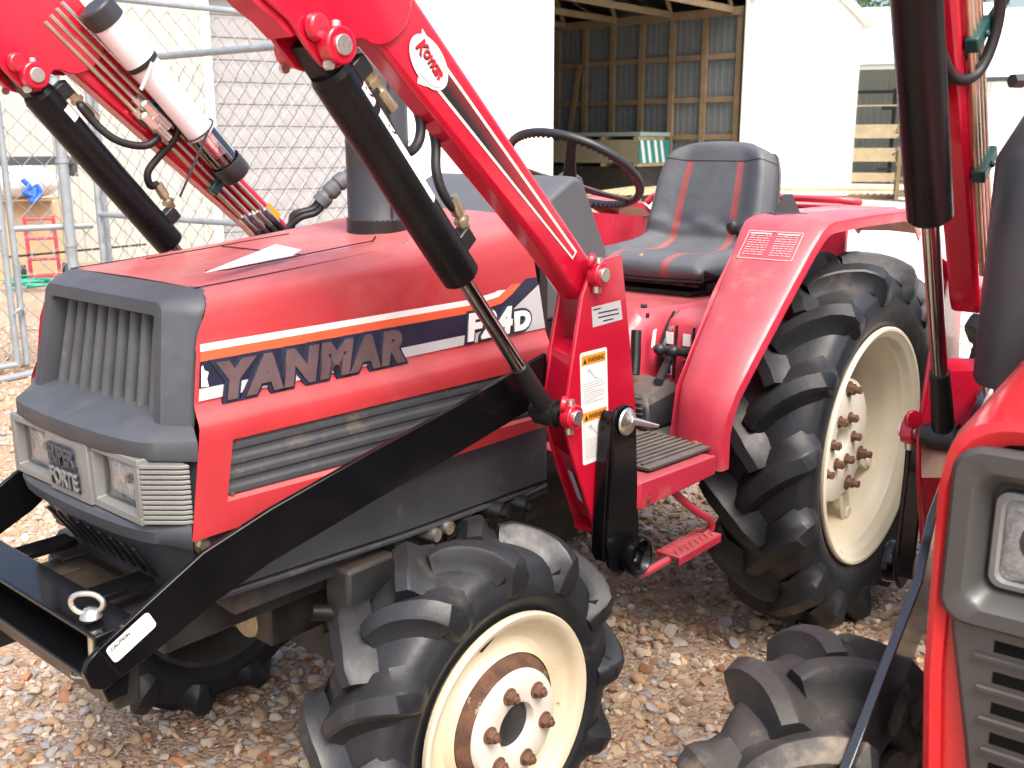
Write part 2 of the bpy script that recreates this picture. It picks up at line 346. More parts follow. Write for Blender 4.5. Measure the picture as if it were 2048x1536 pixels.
# ------------------------------------------------------------------ wheels
def tyre_mesh(R, w, rb, lh, nl, wt, dth, name='tyre'):
    Rc = R-lh; g = MB()
    half = [(Rc, 0), (Rc-.002, w*.2), (Rc-.008, w*.34), (Rc-.020, w*.44), (Rc-.042, w*.495), (Rc-max(.35*(Rc-rb), .056), w*.52), (Rc-max(.55*(Rc-rb), .074), w*.525), (rb+.25*(Rc-rb), w*.49), (rb+.09*(Rc-rb), w*.43), (rb-.004, w*.40), (rb-.012, w*.37)]
    sm = [tuple(p[:2]) for p in spline([V(*p) for p in half], 3)]
    prof = [(r, -y) for r, y in sm[::-1]] + sm[1:]
    g.lathe(prof, (0, 0, 0), (0, 1, 0), 96)
    ln = [0]
    for a, b in zip(half, half[1:]): ln.append(ln[-1]+math.hypot(b[0]-a[0], b[1]-a[1]))
    def pr(t):                      # arc length along the half profile -> r, y, normal
        if t < 0: r, y, nn = pr(-t); return r, -y, (nn[0], -nn[1])
        for k in range(len(ln)-1):
            if t <= ln[k+1] or k == len(ln)-2:
                f = (t-ln[k])/(ln[k+1]-ln[k]); a, b = half[k], half[k+1]
                r, y = a[0]+f*(b[0]-a[0]), a[1]+f*(b[1]-a[1]); break
        # smoothed normal
        e = .012; i = max(0, t-e); j = min(ln[-1], t+e)
        def raw(q):
            for k in range(len(ln)-1):
                if q <= ln[k+1]: f = (q-ln[k])/(ln[k+1]-ln[k]); return half[k][0]+f*(half[k+1][0]-half[k][0]), half[k][1]+f*(half[k+1][1]-half[k][1])
            return half[-1]
        p, q = raw(i), raw(j); d = (q[0]-p[0], q[1]-p[1]); L = math.hypot(*d) or 1
        return r, y, (d[1]/L, -d[0]/L)
    tend = ln[5]+.6*(ln[6]-ln[5]); t0 = -.016*(w/.24)
    for side in (1, -1):
        for k in range(nl):
            th0 = 2*pi*(k+(.5 if side < 0 else 0))/nl; m = 13; jit = rng.normal(0, .0012, 4)
            pts = []
            for i in range(m):
                u = i/(m-1); t = t0+(tend-t0)*u; r, y, nn = pr(t)
                uu = min(1, u/.74); ph = th0+dth*(uu**.82)
                pts.append((r, y*side, ph, (nn[0], nn[1]*side), u))
            P3 = [V(-r*cos(ph), y, r*sin(ph)) for r, y, ph, nn, u in pts]
            loops = []
            for i in range(m):
                r, y, ph, nn, u = pts[i]
                T = unit(P3[min(m-1, i+1)]-P3[max(0, i-1)])
                Nn = unit(V(-nn[0]*cos(ph), nn[1], nn[0]*sin(ph))); S = unit(np.cross(T, Nn))
                h = lh*(1 if u < .66 else max(.18, 1-(u-.66)/.34*.82))
                h *= (.72+.28*min(1, u/.1)) ; wv = wt*(1+.45*u)
                if u > .8: wv *= 1-.45*(u-.8)/.2
                c = P3[i]; wbv = wv*1.55+.006
                fa, fb = (.020, 0) if side < 0 else (0, .020); fs = w/.24
                loops.append([c+S*(-wbv-fa*fs)-Nn*.004, c+S*(-wv*1.12-.002-fa*.32*fs)+Nn*h*.35, c+S*(-wv)+Nn*h*.86, c+S*(-wv+.005+jit[0])+Nn*(h+jit[1]), c+S*(wv-.005+jit[2])+Nn*(h+jit[3]), c+S*wv+Nn*h*.86, c+S*(wv*1.12+.002+fb*.32*fs)+Nn*h*.35, c+S*(wbv+fb*fs)-Nn*.004])
            g.loft(loops, True, True, True)
    return g.mesh(name, 34)
TYRE_R = tyre_mesh(.53, .248, .318, .046, 15, .0180, radians(18))
TYRE_F = tyre_mesh(.345, .182, .196, .036, 12, .0150, radians(18))
def hexnut(g, c, ax, r, h, stud=.4, ph=0):
    c = V(c); ax = unit(ax); g.cyl(c, c+ax*h, r, r*.96, 6, phase=ph); g.cyl(c-ax*.002, c+ax*.003, r*1.35, r*1.35, 16)
    if stud: g.cyl(c+ax*h, c+ax*(h+r*stud), r*.55, r*.5, 12)
def wheel(par, x, y, z, s, front, spin=0, mud=False, steer=0, rimmat=None):
    """s = -1 left side wheel (outer face towards -y), +1 right"""
    root = bpy.data.objects.new('front_wheel' if front else 'rear_wheel', None); col.objects.link(root); root.parent = par
    root.location = (x, y, z); root.rotation_euler = (0, 0, steer); root.empty_display_size = .1
    ty = put('tyre', TYRE_F if front else TYRE_R, 'rubber', root); ty.rotation_euler = (0, spin, 0)
    if mud:
        ty.data = ty.data.copy(); ty.data.materials.clear(); ty.data.materials.append(M['rubber_mud'])
    A = (0, s, 0); rm = rimmat or ('cream' if front else 'cream_clean')
    g = MB()
    if front:
        pf = [(.166, .03), (.172, .05), (.178, .068), (.186, .082), (.193, .084), (.199, .083), (.204, .088), (.2045, .097), (.2015, .102), (.195, .1005), (.189, .0965), (.183, .089), (.181, .078), (.176, .070), (.171, .066), (.164, .060), (.148, .057), (.136, .062), (.129, .072), (.125, .080)]
        MB().lathe([(.196, -.07), (.204, -.085), (.203, -.095), (.192, -.09), (.17, -.05), (.166, .03)], (0, 0, 0), A, 72).build('rim_back', 'cast', root, 32)  # inner rim half: grime and shade both put into the dark colour
        g.lathe(pf, (0, 0, 0), A, 72); g.build('rim', rm, root, 32)
        MB().lathe([(.123, .079), (.120, .084), (.112, .089), (.105, .095), (.102, .099)], (0, 0, 0), A, 64).build('rust_ring', 'rust', root, 40)
        d = MB(); d.lathe([(.103, .096), (.1025, .104), (.099, .109), (.09, .111), (.05, .111), (.045, .109), (.043, .103), (.043, .08)], (0, 0, 0), A, 64); d.build('wheel_disc', 'disc_white', root, 40)
        MB().lathe([(0, -.045), (.10, -.045), (.166, -.03), (.166, .0), (.10, .01), (0, .01)], (0, 0, 0), A, 40).build('hub_shade_disc', 'cast', root, 40)  # dark disc added to darken the shadowed inside of the wheel
        MB().cyl((0, s*.02, 0), (0, s*.094, 0), .05, .0415, 32).build('hub', 'cast', root, 40)
        for k in range(6):
            a = radians(13+60*k); n = MB(); hexnut(n, (-.072*cos(a), s*.111, .072*sin(a)), A, .0115, .016, .55, rng.uniform(0, 1)); n.build('nut', 'bolt_rust', root, 30)
        if s < 0:
            a = radians(100); R = np.stack([unit((cos(radians(28)), 0, sin(radians(28)))), V(0, 1, 0), unit((-sin(radians(28)), 0, cos(radians(28))))], 1)
            MB().box((-.020, s*.0605, .157), (.05, .006, .008), R).build('wheel_weight_slot', 'black_satin', root)
    else:
        pf = [(.318, -.10), (.332, -.112), (.331, -.12), (.30, -.105), (.288, -.06), (.284, -.02), (.283, .03), (.288, .05), (.291, .058), (.292, .075), (.297, .085), (.304, .098), (.312, .103), (.321, .104), (.328, .106), (.333, .112), (.333, .119), (.329, .1235), (.322, .122), (.316, .116), (.308, .111), (.301, .105), (.297, .094), (.288, .086), (.2845, .074), (.283, .062), (.278, .05), (.2755, .03), (.2755, -.02), (.278, -.05), (.284, -.07), (.284, -.085)]
        g.lathe(pf, (0, 0, 0), A, 96); g.build('rim', rm, root, 30)
        d = MB(); d.lathe([(.285, -.06), (.24, -.055), (.19, -.035), (.174, .0), (.177, .016), (.176, .022), (.170, .026), (.10, .027), (.05, .027), (.044, .024), (.042, .015), (.042, -.05)], (0, 0, 0), A, 72); d.build('wheel_disc', 'disc_white', root, 40)
        MB().cyl((0, s*-.09, 0), (0, s*-.01, 0), .06, .05, 32).build('hub', 'cast', root, 40)
        for k in range(6):
            a = radians(62-60*k); n = MB(); hexnut(n, (-.070*cos(a), s*.027, .070*sin(a)), A, .0125, .022, .3, rng.uniform(0, 1)); n.build('nut', 'bolt_rust', root, 30)
        for a0 in (97, 207, 248, 335):
            a = radians(a0); e = V(-cos(a), 0, sin(a)); tt = V(sin(a), 0, cos(a)); Rm = np.stack([e, V(0, 1, 0), tt], 1)
            b = MB(); b.box(e*.235+V(0, s*.012, 0), (.10, .012, .05), Rm); b.cyl(e*.262+V(0, s*.012, 0), e*.262+V(0, s*.024, 0), .018, .018, 20); b.build('rim_bracket', rm, root, 40, .003)
            n = MB(); n.cyl(e*.148+V(0, s*.02, 0), e*.148+V(0, s*.062, 0), .0105, .0105, 12); hexnut(n, e*.148+V(0, s*.027, 0), A, .0165, .018, 0, rng.uniform(0, 1)); n.build('bolt', 'bolt_rust', root, 30)
        MB().tube([(.205*cos(radians(10)), s*.028, -.15), (.19, s*.029, -.11)], .003, 6).build('scratch_mark', 'black_satin', root) if False else None
    return root

# ------------------------------------------------------------------ front loader, one side at a time
PLATE = [(-2.04, 1.70), (-1.85, 1.518), (-1.815, 1.496), (-1.79, 1.466), (-1.776, 1.452), (-1.764, 1.4425), (-1.748, 1.4385), (-1.731, 1.443), (-1.720, 1.455), (-1.713, 1.470), (-1.703, 1.481), (-1.690, 1.482), (-1.673, 1.476), (-1.655, 1.476), (-1.638, 1.482), (-1.622, 1.491), (-1.606, 1.507), (-1.595, 1.53), (-1.594, 1.552), (-1.606, 1.58), (-1.64, 1.62), (-1.70, 1.68), (-1.79, 1.77), (-1.92, 1.83)]
PIV = (-1.750, 1.469); FOOT = (-1.229, .845); TOPPIN = (-1.152, 1.104)
def fitting(g, p0, p1, r=.011):
    p0, p1 = V(p0), V(p1); t = p1-p0
    g.cyl(p0, p0+t*.22, r*.9, r*.9, 6); g.cyl(p0+t*.22, p0+t*.34, r*1.25, r*1.25, 6); g.cyl(p0+t*.34, p0+t*.5, r*.75, r*.75, 12); g.cyl(p0+t*.5, p1, r*1.05, r*1.05, 14)
def loader_side(par, s, lift=0, decals=True, second=False):
    yo = lambda o: s*(.445+o)      # o = outward offset from the loader's centre plane
    # arm tube (box section, tapering) -------------------------------------------------
    arm = MB()
    poly = [(-1.100, 1.082), (-1.098, 1.108), (-1.112, 1.130), (-1.141, 1.136), (-1.574, 1.546), (-1.78, 1.735), (-1.93, 1.78), (-1.93, 1.70), (-1.80, 1.62), (-1.660, 1.481), (-1.27, 1.151), (-1.183, 1.068), (-1.160, 1.053), (-1.125, 1.056)]
    arm.prism(poly, 'y', yo(-.025), yo(.025)); A = arm.build('loader_arm', 'red_new', par, 30, .009)
    if lift:
        c, n = cos(lift), sin(lift); A.rotation_euler = (0, lift, 0); A.location = (TOPPIN[0]-(c*TOPPIN[0]+n*TOPPIN[1]), 0, TOPPIN[1]-(-n*TOPPIN[0]+c*TOPPIN[1]))
    # knee plates on both faces of the arm
    for o in (.0292, -.0292):
        k = MB(); k.prism(PLATE, 'y', yo(o-.004), yo(o+.004)); k.build('knee_plate', 'red_new', A, 40, .0025)
    wb = MB(); wb.prism([(-2.03, 1.70), (-1.848, 1.533), (-1.815, 1.510), (-1.793, 1.482), (-1.808, 1.477), (-1.833, 1.497), (-1.863, 1.514), (-2.04, 1.685)], 'y', yo(-.025), yo(.025)); wb.build('knee_web', 'red_new', A, 40)
    for o in (.033, -.033):
        sg = 1 if o > 0 else -1
        b = MB(); b.cyl((PIV[0], yo(o), PIV[1]), (PIV[0], yo(o+sg*.027), PIV[1]), .0255, .0255, 28)
        b.cyl((PIV[0]-.026, yo(o), PIV[1]+.022), (PIV[0]-.024, yo(o+sg*.014), PIV[1]+.022), .020, .018, 20); b.build('pin_boss', 'red_new', A, 40, .003)
        n = MB(); n.cyl((PIV[0], yo(o), PIV[1]), (PIV[0], yo(o+sg*.031), PIV[1]), .0145, .0140, 24); n.build('pin', 'zinc', A, 40, .001)
        n = MB(); n.cyl((PIV[0]-.016, yo(o+sg*.012), PIV[1]-.026), (PIV[0]-.016, yo(o+sg*.02), PIV[1]-.026), .0075, .0065, 12); n.build('bolt', 'zinc', A, 40)
        n = MB(); n.cyl((PIV[0], yo(o+sg*.014), PIV[1]+.024), (PIV[0], yo(o+sg*.014), PIV[1]+.032), .007, .006, 12); n.build('bolt', 'zinc', A, 40)
    # lift cylinder --------------------------------------------------------------------
    dx, dz = PIV[0]-TOPPIN[0], PIV[1]-TOPPIN[1]
    top = V(TOPPIN[0]+cos(lift)*dx+sin(lift)*dz, yo(0), TOPPIN[1]-sin(lift)*dx+cos(lift)*dz); bot = V(FOOT[0], yo(0), FOOT[1]); ax = unit(bot-top); Ltot = np.linalg.norm(bot-top)
    Lb = .430 if second else .447; cut = Lb/Ltot; tilt = math.atan2(-ax[2], ax[0])
    cy = MB(); cy.cyl(top+ax*.036, top+ax*.046, .029, .033, 32); cy.cyl(top+ax*.046, top+ax*(Ltot*cut-.004), .033, .033, 32); cy.cyl(top+ax*(Ltot*cut-.004), top+ax*Ltot*cut, .033, .030, 32)
    cy.box(top+ax*.015, (.06, .042, .042), rot_y(tilt)); CY = cy.build('lift_cylinder', 'cyl_black', par, 35)
    MB().cyl(top+ax*Ltot*(cut-.02), top+ax*Ltot*.86, .0135, .0135, 24).build('rod', 'chrome', CY, 40)
    e = MB(); e.cyl(top+ax*Ltot*.835, top+ax*Ltot*.975, .0165, .019, 24); e.build('rod_end', 'black_satin', CY, 40)
    e = MB(); e.cyl(bot+V(0, -.022, 0), bot+V(0, .022, 0), .026, .026, 24); e.build('rod_eye', 'black_satin', CY, 40)
    e = MB(); e.cyl(bot+V(0, -.0355, 0), bot+V(0, .0355, 0), .018, .018, 20); e.build('rod_bushing', 'black_satin', CY, 40)
    perp = unit(V(-ax[2], 0, ax[0])); perp = perp if perp[2] > 0 else -perp
    p1 = top+ax*.066+perp*.034; p2 = top+ax*(Ltot*cut-.045)+perp*.032
    for p_, h_, d_ in ((p1, .025, .008), (p2, .028, .010)):
        el = MB(); el.box(p_+perp*d_, (.031, .028, .032), rot_y(tilt)); el.cyl(p_, p_+perp*h_, .0125, .0125, 14); el.build('port_elbow', 'black_satin', CY, 40, .003)
    f1 = p1+perp*.018+ax*.012; f2 = f1+ax*.072+perp*.006; g1 = p2+perp*.026-ax*.008; g2 = g1-ax*.06+perp*.010
    for q1_, q2_ in ((f1, f2), (g1, g2)): f = MB(); fitting(f, q1_, q2_); f.build('hose_fitting', 'brass', CY, 40)
    if second:
        h1 = [f2, f2+ax*.05+V(0, -s*.01, 0), f2+ax*.10+perp*.025+V(0, -s*.02, 0), f2+ax*.11+perp*.07+V(0, -s*.04, 0), f2+ax*.06+perp*.11+V(0, -s*.055, 0), f2-ax*.02+perp*.12+V(0, -s*.06, 0), f2-ax*.10+perp*.12+V(0, -s*.06, 0)]
        h2 = [g2, g2-ax*.05+perp*.02, g2-ax*.085+perp*.055+V(0, -s*.02, 0), g2-ax*.105+perp*.10+V(0, -s*.04, 0), g2-ax*.14+perp*.14+V(0, -s*.06, 0), g2-ax*.20+perp*.165+V(0, -s*.07, 0), g2-ax*.28+perp*.16+V(0, -s*.07, 0)]
    elif s < 0:
        h1 = [f2, (-1.648, yo(0), 1.418), (-1.632, yo(0), 1.390), (-1.618, yo(0), 1.366), (-1.600, yo(0), 1.342), (-1.570, yo(-.005), 1.329), (-1.544, yo(-.01), 1.347), (-1.537, yo(-.015), 1.38), (-1.552, yo(-.025), 1.42), (-1.57, yo(-.03), 1.44)]
        h2 = [g2, (-1.481, yo(0), 1.240), (-1.505, yo(0), 1.266), (-1.513, yo(-.005), 1.30), (-1.503, yo(-.015), 1.342), (-1.50, yo(-.03), 1.38)]
    else:
        h1 = [f2, (-1.648, yo(-.015), 1.418), (-1.625, yo(-.02), 1.385), (-1.595, yo(-.03), 1.355), (-1.56, yo(-.035), 1.341), (-1.522, yo(-.04), 1.340), (-1.494, yo(-.045), 1.362), (-1.490, yo(-.05), 1.392), (-1.505, yo(-.052), 1.417)]
        h2 = [g2, (-1.503, yo(-.004), 1.255), (-1.511, yo(-.012), 1.282), (-1.490, yo(-.02), 1.312), (-1.462, yo(-.035), 1.345), (-1.449, yo(-.045), 1.378), (-1.462, yo(-.05), 1.408), (-1.490, yo(-.054), 1.428)]
    for h in (h1, h2): MB().tube(spline(h, 7), .0082, 10).build('hose', 'hose', CY, 60)
    # stickers on the barrel
    def sticker(a, b, wd, ang, mname='white_print'):
        g = MB()
        def fn(u, v):
            th = ang+(v-.5)*wd/.0335; d = perp*cos(th)+V(0, s, 0)*sin(th); return top+ax*(a+(b-a)*u)+d*.0337
        g.grid(fn, 2, 8); return g.build('sticker', mname, CY, 60, recalc=False)
    if s < 0 and not second:
        sticker(.075, .108, .020, radians(58)); sticker(.122, .290, .020, radians(58))
        for q in (.088, .155):
            g = MB(); tt = radians(58); d = perp*cos(tt)+V(0, s, 0)*sin(tt); g.tube([top+ax*(q-.008)+d*.0342, top+ax*q+d*.0342-perp*.005, top+ax*(q+.010)+d*.0342+perp*.002], .0016, 5); g.build('printed_mark', 'ink', CY)
    elif not second:
        sticker(.085, .115, .022, radians(-62))
    # upright ---------------------------------------------------------------------------
    OUT = [(-1.160, 1.110), (-1.153, 1.126), (-1.061, 1.133), (-1.030, .98), (-.998, .816), (-.998, .66), (-1.089, .556), (-1.118, .563), (-1.202, .743), (-1.237, .839), (-1.217, .931), (-1.186, 1.068)]
    INN = [(-1.140, 1.092), (-1.055, 1.10), (-.99, .82), (-.99, .66), (-1.04, .545), (-1.071, .542), (-1.15, .711), (-1.198, .835), (-1.183, .893), (-1.176, .951), (-1.151, 1.046)]
    u = MB(); u.prism(OUT, 'y', yo(.0365), yo(.0455)); U = u.build('loader_upright', 'red_new', par, 40, .0025)
    u = MB(); u.prism(INN, 'y', yo(-.0455), yo(-.0365)); u.build('inner_plate', 'red_new', U, 40, .0025)
    u = MB(); I, O = yo(-.0365), yo(.0365)
    u.loft([[(-1.135, I, .972), (-1.168, O, .97)], [(-1.172, I, .956), (-1.206, O, .952)], [(-1.194, I, .85), (-1.231, O, .85)]], False, False, False); u.build('web_plate', 'red_new', U, 40)
    u = MB(); u.loft([[(-1.165, I, .76), (-1.20, O, .755)], [(-1.085, I, .60), (-1.13, O, .605)]], False, False, False); u.build('web_plate', 'red_new', U, 40)
    u = MB(); u.box((-1.05, yo(0), .568), (.09, .073, .01)); u.build('base_plate', 'red_new', U, 40)
    for (px, pz) in (TOPPIN, (FOOT[0]-.002, FOOT[1]+.002)):
        b = MB(); b.cyl((px, yo(.0455), pz), (px, yo(.068), pz), .0245, .0235, 28); b.cyl((px-.018, yo(.0455), pz+.026), (px-.012, yo(.056), pz+.024), .017, .014, 18); b.build('pin_boss', 'red_new', U, 40, .003)
        b = MB(); b.cyl((px, yo(.043), pz), (px, yo(.0735), pz), .014, .0135, 24); b.build('pin', 'zinc', U, 40, .001)
        b = MB(); b.cyl((px-.002, yo(.056), pz+.022), (px-.002, yo(.056), pz+.032), .009, .008, 12); b.build('bolt', 'zinc', U, 40)
        b = MB(); b.cyl((px-.002, yo(.054), pz-.034), (px-.002, yo(.054), pz-.022), .008, .009, 12); b.build('bolt', 'zinc', U, 40)
    # parking stand leg
    st = MB(); stp = [(-1.138, .826), (-1.129, .842), (-1.10, .849), (-1.074, .840), (-1.061, .814), (-1.038, .56), (-1.045, .518), (-1.075, .496), (-1.108, .492), (-1.140, .525), (-1.149, .584), (-1.135, .734)]
    st.prism(stp, 'y', yo(.078), yo(.088)); S = st.build('parking_stand', 'black_paint', par, 40, .002)
    st = MB(); st.prism([(-1.135, .815), (-1.122, .838), (-1.140, .53), (-1.152, .55)], 'y', yo(.050), yo(.0785)); st.build('stand_flange', 'black_paint', S, 40, .002)
    MB().lathe([(.0, .004), (.024, .004), (.030, .014), (.033, .030), (.037, .034), (.0415, .031), (.042, .024), (.038, .006), (.034, .0), (.0, .0)], (-1.076, yo(.088), .532), (0, s, 0), 36).build('stand_foot', 'black_paint', S, 45)
    if not second:
        ft = MB(); ft.lathe([(0, 0), (.024, 0), (.028, .003), (.026, .007), (.012, .012), (.008, .016), (0, .017)], (-1.099, yo(.089), .815), (0, s, 0), 28); ft.cyl((-1.099, yo(.100), .819), (-1.040, yo(.126), .800), .0085, .0035, 12); ft.build('hitch_pin', 'zinc', S, 40)
    # front brace bar from bumper to upright
    top_e = [(-2.075, .645), (-1.985, .692), (-1.90, .738), (-1.79, .784), (-1.60, .838), (-1.42, .880), (-1.175, .944)]
    bot_e = [(-2.045, .590), (-1.965, .617), (-1.885, .652), (-1.80, .695), (-1.60, .750), (-1.42, .790), (-1.165, .852)]
    ys = [.306, .306, .31, .335, .36, .375, .392]
    if second:
        ys = [.345, .345, .345, .345, .365, .38, .392]; top_e = [(-2.07, .535), (-1.99, .586), (-1.88, .656), (-1.70, .770), (-1.58, .820), (-1.42, .872), (-1.175, .944)]; bot_e = [(-2.02, .470), (-1.94, .520), (-1.83, .590), (-1.66, .690), (-1.56, .738), (-1.42, .785), (-1.165, .852)]
    br = MB(); loops = []
    for (a, b, yy) in zip(top_e, bot_e, ys): hw = .0065 if second else .005; loops.append([(a[0], s*(yy+hw), a[1]), (a[0], s*(yy-hw), a[1]), (b[0], s*(yy-hw), b[1]), (b[0], s*(yy+hw), b[1])])
    br.loft(loops)
    B = br.build('brace_bar', 'bar_gloss' if second else 'black_paint', par, 30, .0015)
    y0 = ys[0]; br = MB()
    if not second: br.prism([(-2.074, .645), (-2.091, .634), (-2.098, .618), (-2.090, .592), (-2.071, .581), (-2.044, .591)], 'y', s*(y0-.005), s*(y0+.005)); br.build('bar_end', 'black_paint', B, 30, .0015)
    if s < 0 and not second:
        t = unit(V(.105, 0, .052)); nn = V(-t[2], 0, t[0]); o = V(-2.052, s*.3122, .616)
        g = MB(); rr = .006; W2, H2 = .077, .030; pts = []
        for (cx_, cz_, a0) in ((W2-rr, H2-rr, 0), (rr, H2-rr, 90), (rr, rr, 180), (W2-rr, rr, 270)):
            for k in range(4): a = radians(a0+30*k); pts.append(o+t*(cx_+rr*cos(a))+nn*(cz_+rr*sin(a)))
        g.add(pts, [tuple(range(len(pts)))]); g.build('sticker', 'white_print', B)
        text('sticker_text', 'ink', B, 'CAUTION', .0075, o+V(0, -.0005, 0)+t*.006+nn*.0205, t, nn, extrude=.0001, offset=.0003)
        g = MB()
        for k in range(3): a = o+V(0, -.0006, 0)+t*.006+nn*(.004+.0042*k); g.bar(a, a+t*(.062-.006*k), .0002, .0012, nn)
        g.build('sticker_print', 'ink_grey', B)
    # decals on the outer faces
    if decals and s < 0:
        yd = yo(.0256)
        def flat(nm, mm, pts, d): g = MB(); g.add([(x, yd-d*.0006, z) for x, z in pts], [tuple(range(len(pts)))]); g.build(nm, mm, A)
        flat('stripe_outline', 'white_print', [(-1.568, 1.507), (-1.543, 1.479), (-1.491, 1.432), (-1.180, 1.147), (-1.193, 1.133), (-1.540, 1.420), (-1.58, 1.428)], 1)
        flat('stripe_fill', 'fade', [(-1.515, 1.446), (-1.492, 1.4255), (-1.1865, 1.1452), (-1.1935, 1.1385), (-1.5325, 1.4205)], 2)
        c0 = V(-1.556, 0, 1.459); ad = unit(V(.60, 0, -.58)); an = V(-ad[2], 0, ad[0])
        def oval(a_, b_): return [(c0[0]+ad[0]*a_*cos(q)+an[0]*b_*sin(q), c0[2]+ad[2]*a_*cos(q)+an[2]*b_*sin(q)) for q in np.linspace(0, 2*pi, 40, endpoint=False)]
        flat('logo_plate', 'white_print', oval(.0475, .0305), 3); flat('logo_ring', 'grey_print', oval(.0440, .0268), 4); flat('logo_oval', 'white_print', oval(.0428, .0256), 5)
        R_ = ad*cos(radians(-4))+an*sin(radians(-4)); W_ = V(-R_[2], 0, R_[0])
        x0 = c0-R_*.0365-W_*.0035
        for d, nm, mm, sh_, of in ((6, 'logo_shadow', 'navy', .0014, .0016), (7, 'logo_text', 'logo_red', 0, .0009)):
            p_ = x0+R_*sh_-W_*sh_; p_[1] = yd-d*.0006
            text(nm, mm, A, 'K', .030, p_-W_*.0035, R_, W_, extrude=.0001, offset=of, wscale=.85, shear=.15)
            text(nm, mm, A, 'OYKER', .0185, p_+R_*.0163+W_*.001, R_, W_, extrude=.0001, offset=of, wscale=.86, shear=.15)
    if decals and s < 0:
        yw = yo(.0458)
        def rr(pts4, name, mm, d=0, r=.005):
            g = MB(); g.add([(x, yw-.0005*d, z) for x, z in pts4], [tuple(range(len(pts4)))]); return g.build(name, mm, U)
        def rnd(x0, z0, x1, z1, r, sk=0):
            o = []
            for (cx_, cz_, a0) in ((x1-r, z1-r, 0), (x0+r, z1-r, 90), (x0+r, z0+r, 180), (x1-r, z0+r, 270)):
                for k in range(4): a = radians(a0+30*k); o.append((cx_+r*cos(a)+sk*(z1-cz_), cz_+r*sin(a)))
            return o
        X0, X1, Z0, Z1 = -1.194, -1.107, .735, .959; SK = .07
        rr(rnd(X0, Z0, X1, Z1, .006, SK), 'warning_decal', 'white_print', 1)
        for zt in (.952, .840):
            sk = SK*(Z1-zt)
            rr([(X0+.005+sk, zt-.019), (X1-.005+sk, zt-.019), (X1-.005+sk, zt), (X0+.005+sk, zt)], 'warning_header', 'warn_orange', 2)
            text('warning_text', 'ink', U, 'WARNING', .0145, (X0+.023+sk, yw-.0015, zt-.0148), (1, 0, 0), (0, 0, 1), extrude=.0001, wscale=.78, offset=.0002)
            rr([(X0+.009+sk, zt-.0155), (X0+.021+sk, zt-.0155), (X0+.015+sk, zt-.0045)], 'warning_symbol', 'ink', 3)
            g = MB(); a = V(X0+.02+sk, yw-.0012, zt-.032)
            for q in (((0, .0), (.008, .004)), ((.008, .004), (.022, -.008)), ((.022, -.008), (.03, -.016)), ((.008, -.006), (.012, .006)), ((.03, -.016), (.042, -.018))):
                g.bar(a+V(q[0][0], 0, q[0][1]), a+V(q[1][0], 0, q[1][1]), .0003, .0018, (0, 0, 1))
            g.build('warning_pictogram', 'ink_grey', U)
            g = MB()
            for k in range(9 if zt > .9 else 10):
                zz = zt-.055-.0048*k
                if zz < Z0+.008: break
                ss = SK*(Z1-zz); ln_ = .072 if k % 4 != 3 else .045
                g.bar((X0+.007+ss, yw-.0012, zz), (X0+.007+ss+ln_*rng.uniform(.9, 1), yw-.0012, zz), .0003, .0012, (0, 0, 1))
            g.build('warning_print', 'ink_grey', U)
        rr([(-1.159, 1.042), (-1.154, 1.003), (-1.056, 1.006), (-1.064, 1.045)], 'maker_plate', 'grey_print', 1)
        g = MB()
        for k, (a, b) in enumerate(((.004, .028), (.018, .084), (.018, .086), (.032, .066))): zz = 1.037-.0085*k; g.bar((-1.158+a+.0015*k, yw-.0012, zz), (-1.158+b+.0015*k, yw-.0012, zz), .0003, .0022, (0, 0, 1))
        g.build('maker_print', 'ink', U)
        g = MB(); g.add([(x-.008, yo(o), z) for x, o, z in ((-1.183, .030, .722), (-1.175, .012, .722), (-1.138, .012, .650), (-1.146, .030, .650))], [(0, 1, 2, 3)]); g.build('serial_plate', 'grey_print', U)
    return A, CY, U
# black fading to the arm's red along the printed stripe
def fade_mat():
    m = bpy.data.materials.new('stripe print fading black to red'); m.use_nodes = True; t = m.node_tree; L = t.links.new; p = t.nodes['Principled BSDF']; p.inputs['Roughness'].default_value = .3
    tc = N(t, 'ShaderNodeTexCoord'); sp = N(t, 'ShaderNodeSeparateXYZ'); L(tc.outputs['Object'], sp.inputs[0])
    dn = N(t, 'ShaderNodeVectorMath', operation='DOT_PRODUCT'); L(tc.outputs['Object'], dn.inputs[0]); dn.inputs[1].default_value = (.69, 0, .73)   # across the arm
    da = N(t, 'ShaderNodeVectorMath', operation='DOT_PRODUCT'); L(tc.outputs['Object'], da.inputs[0]); da.inputs[1].default_value = (.726, 0, -.687)
    m1 = N(t, 'ShaderNodeMapRange'); L(da.outputs['Value'], m1.inputs['Value']); m1.inputs['From Min'].default_value = -1.95; m1.inputs['From Max'].default_value = -1.60
    m2 = N(t, 'ShaderNodeMapRange'); L(dn.outputs['Value'], m2.inputs['Value']); m2.inputs['From Min'].default_value = -.020; m2.inputs['From Max'].default_value = .014; m2.inputs['To Min'].default_value = -.15; m2.inputs['To Max'].default_value = .35
    ad = N(t, 'ShaderNodeMath', operation='ADD'); L(m1.outputs[0], ad.inputs[0]); L(m2.outputs[0], ad.inputs[1]); ad.use_clamp = True
    mx = N(t, 'ShaderNodeMix', data_type='RGBA'); L(ad.outputs[0], mx.inputs['Factor']); mx.inputs[6].default_value = (.012, .011, .012, 1); mx.inputs[7].default_value = (.50, .012, .025, 1)
    L(mx.outputs[2], p.inputs['Base Color']); return m
M['fade'] = fade_mat()

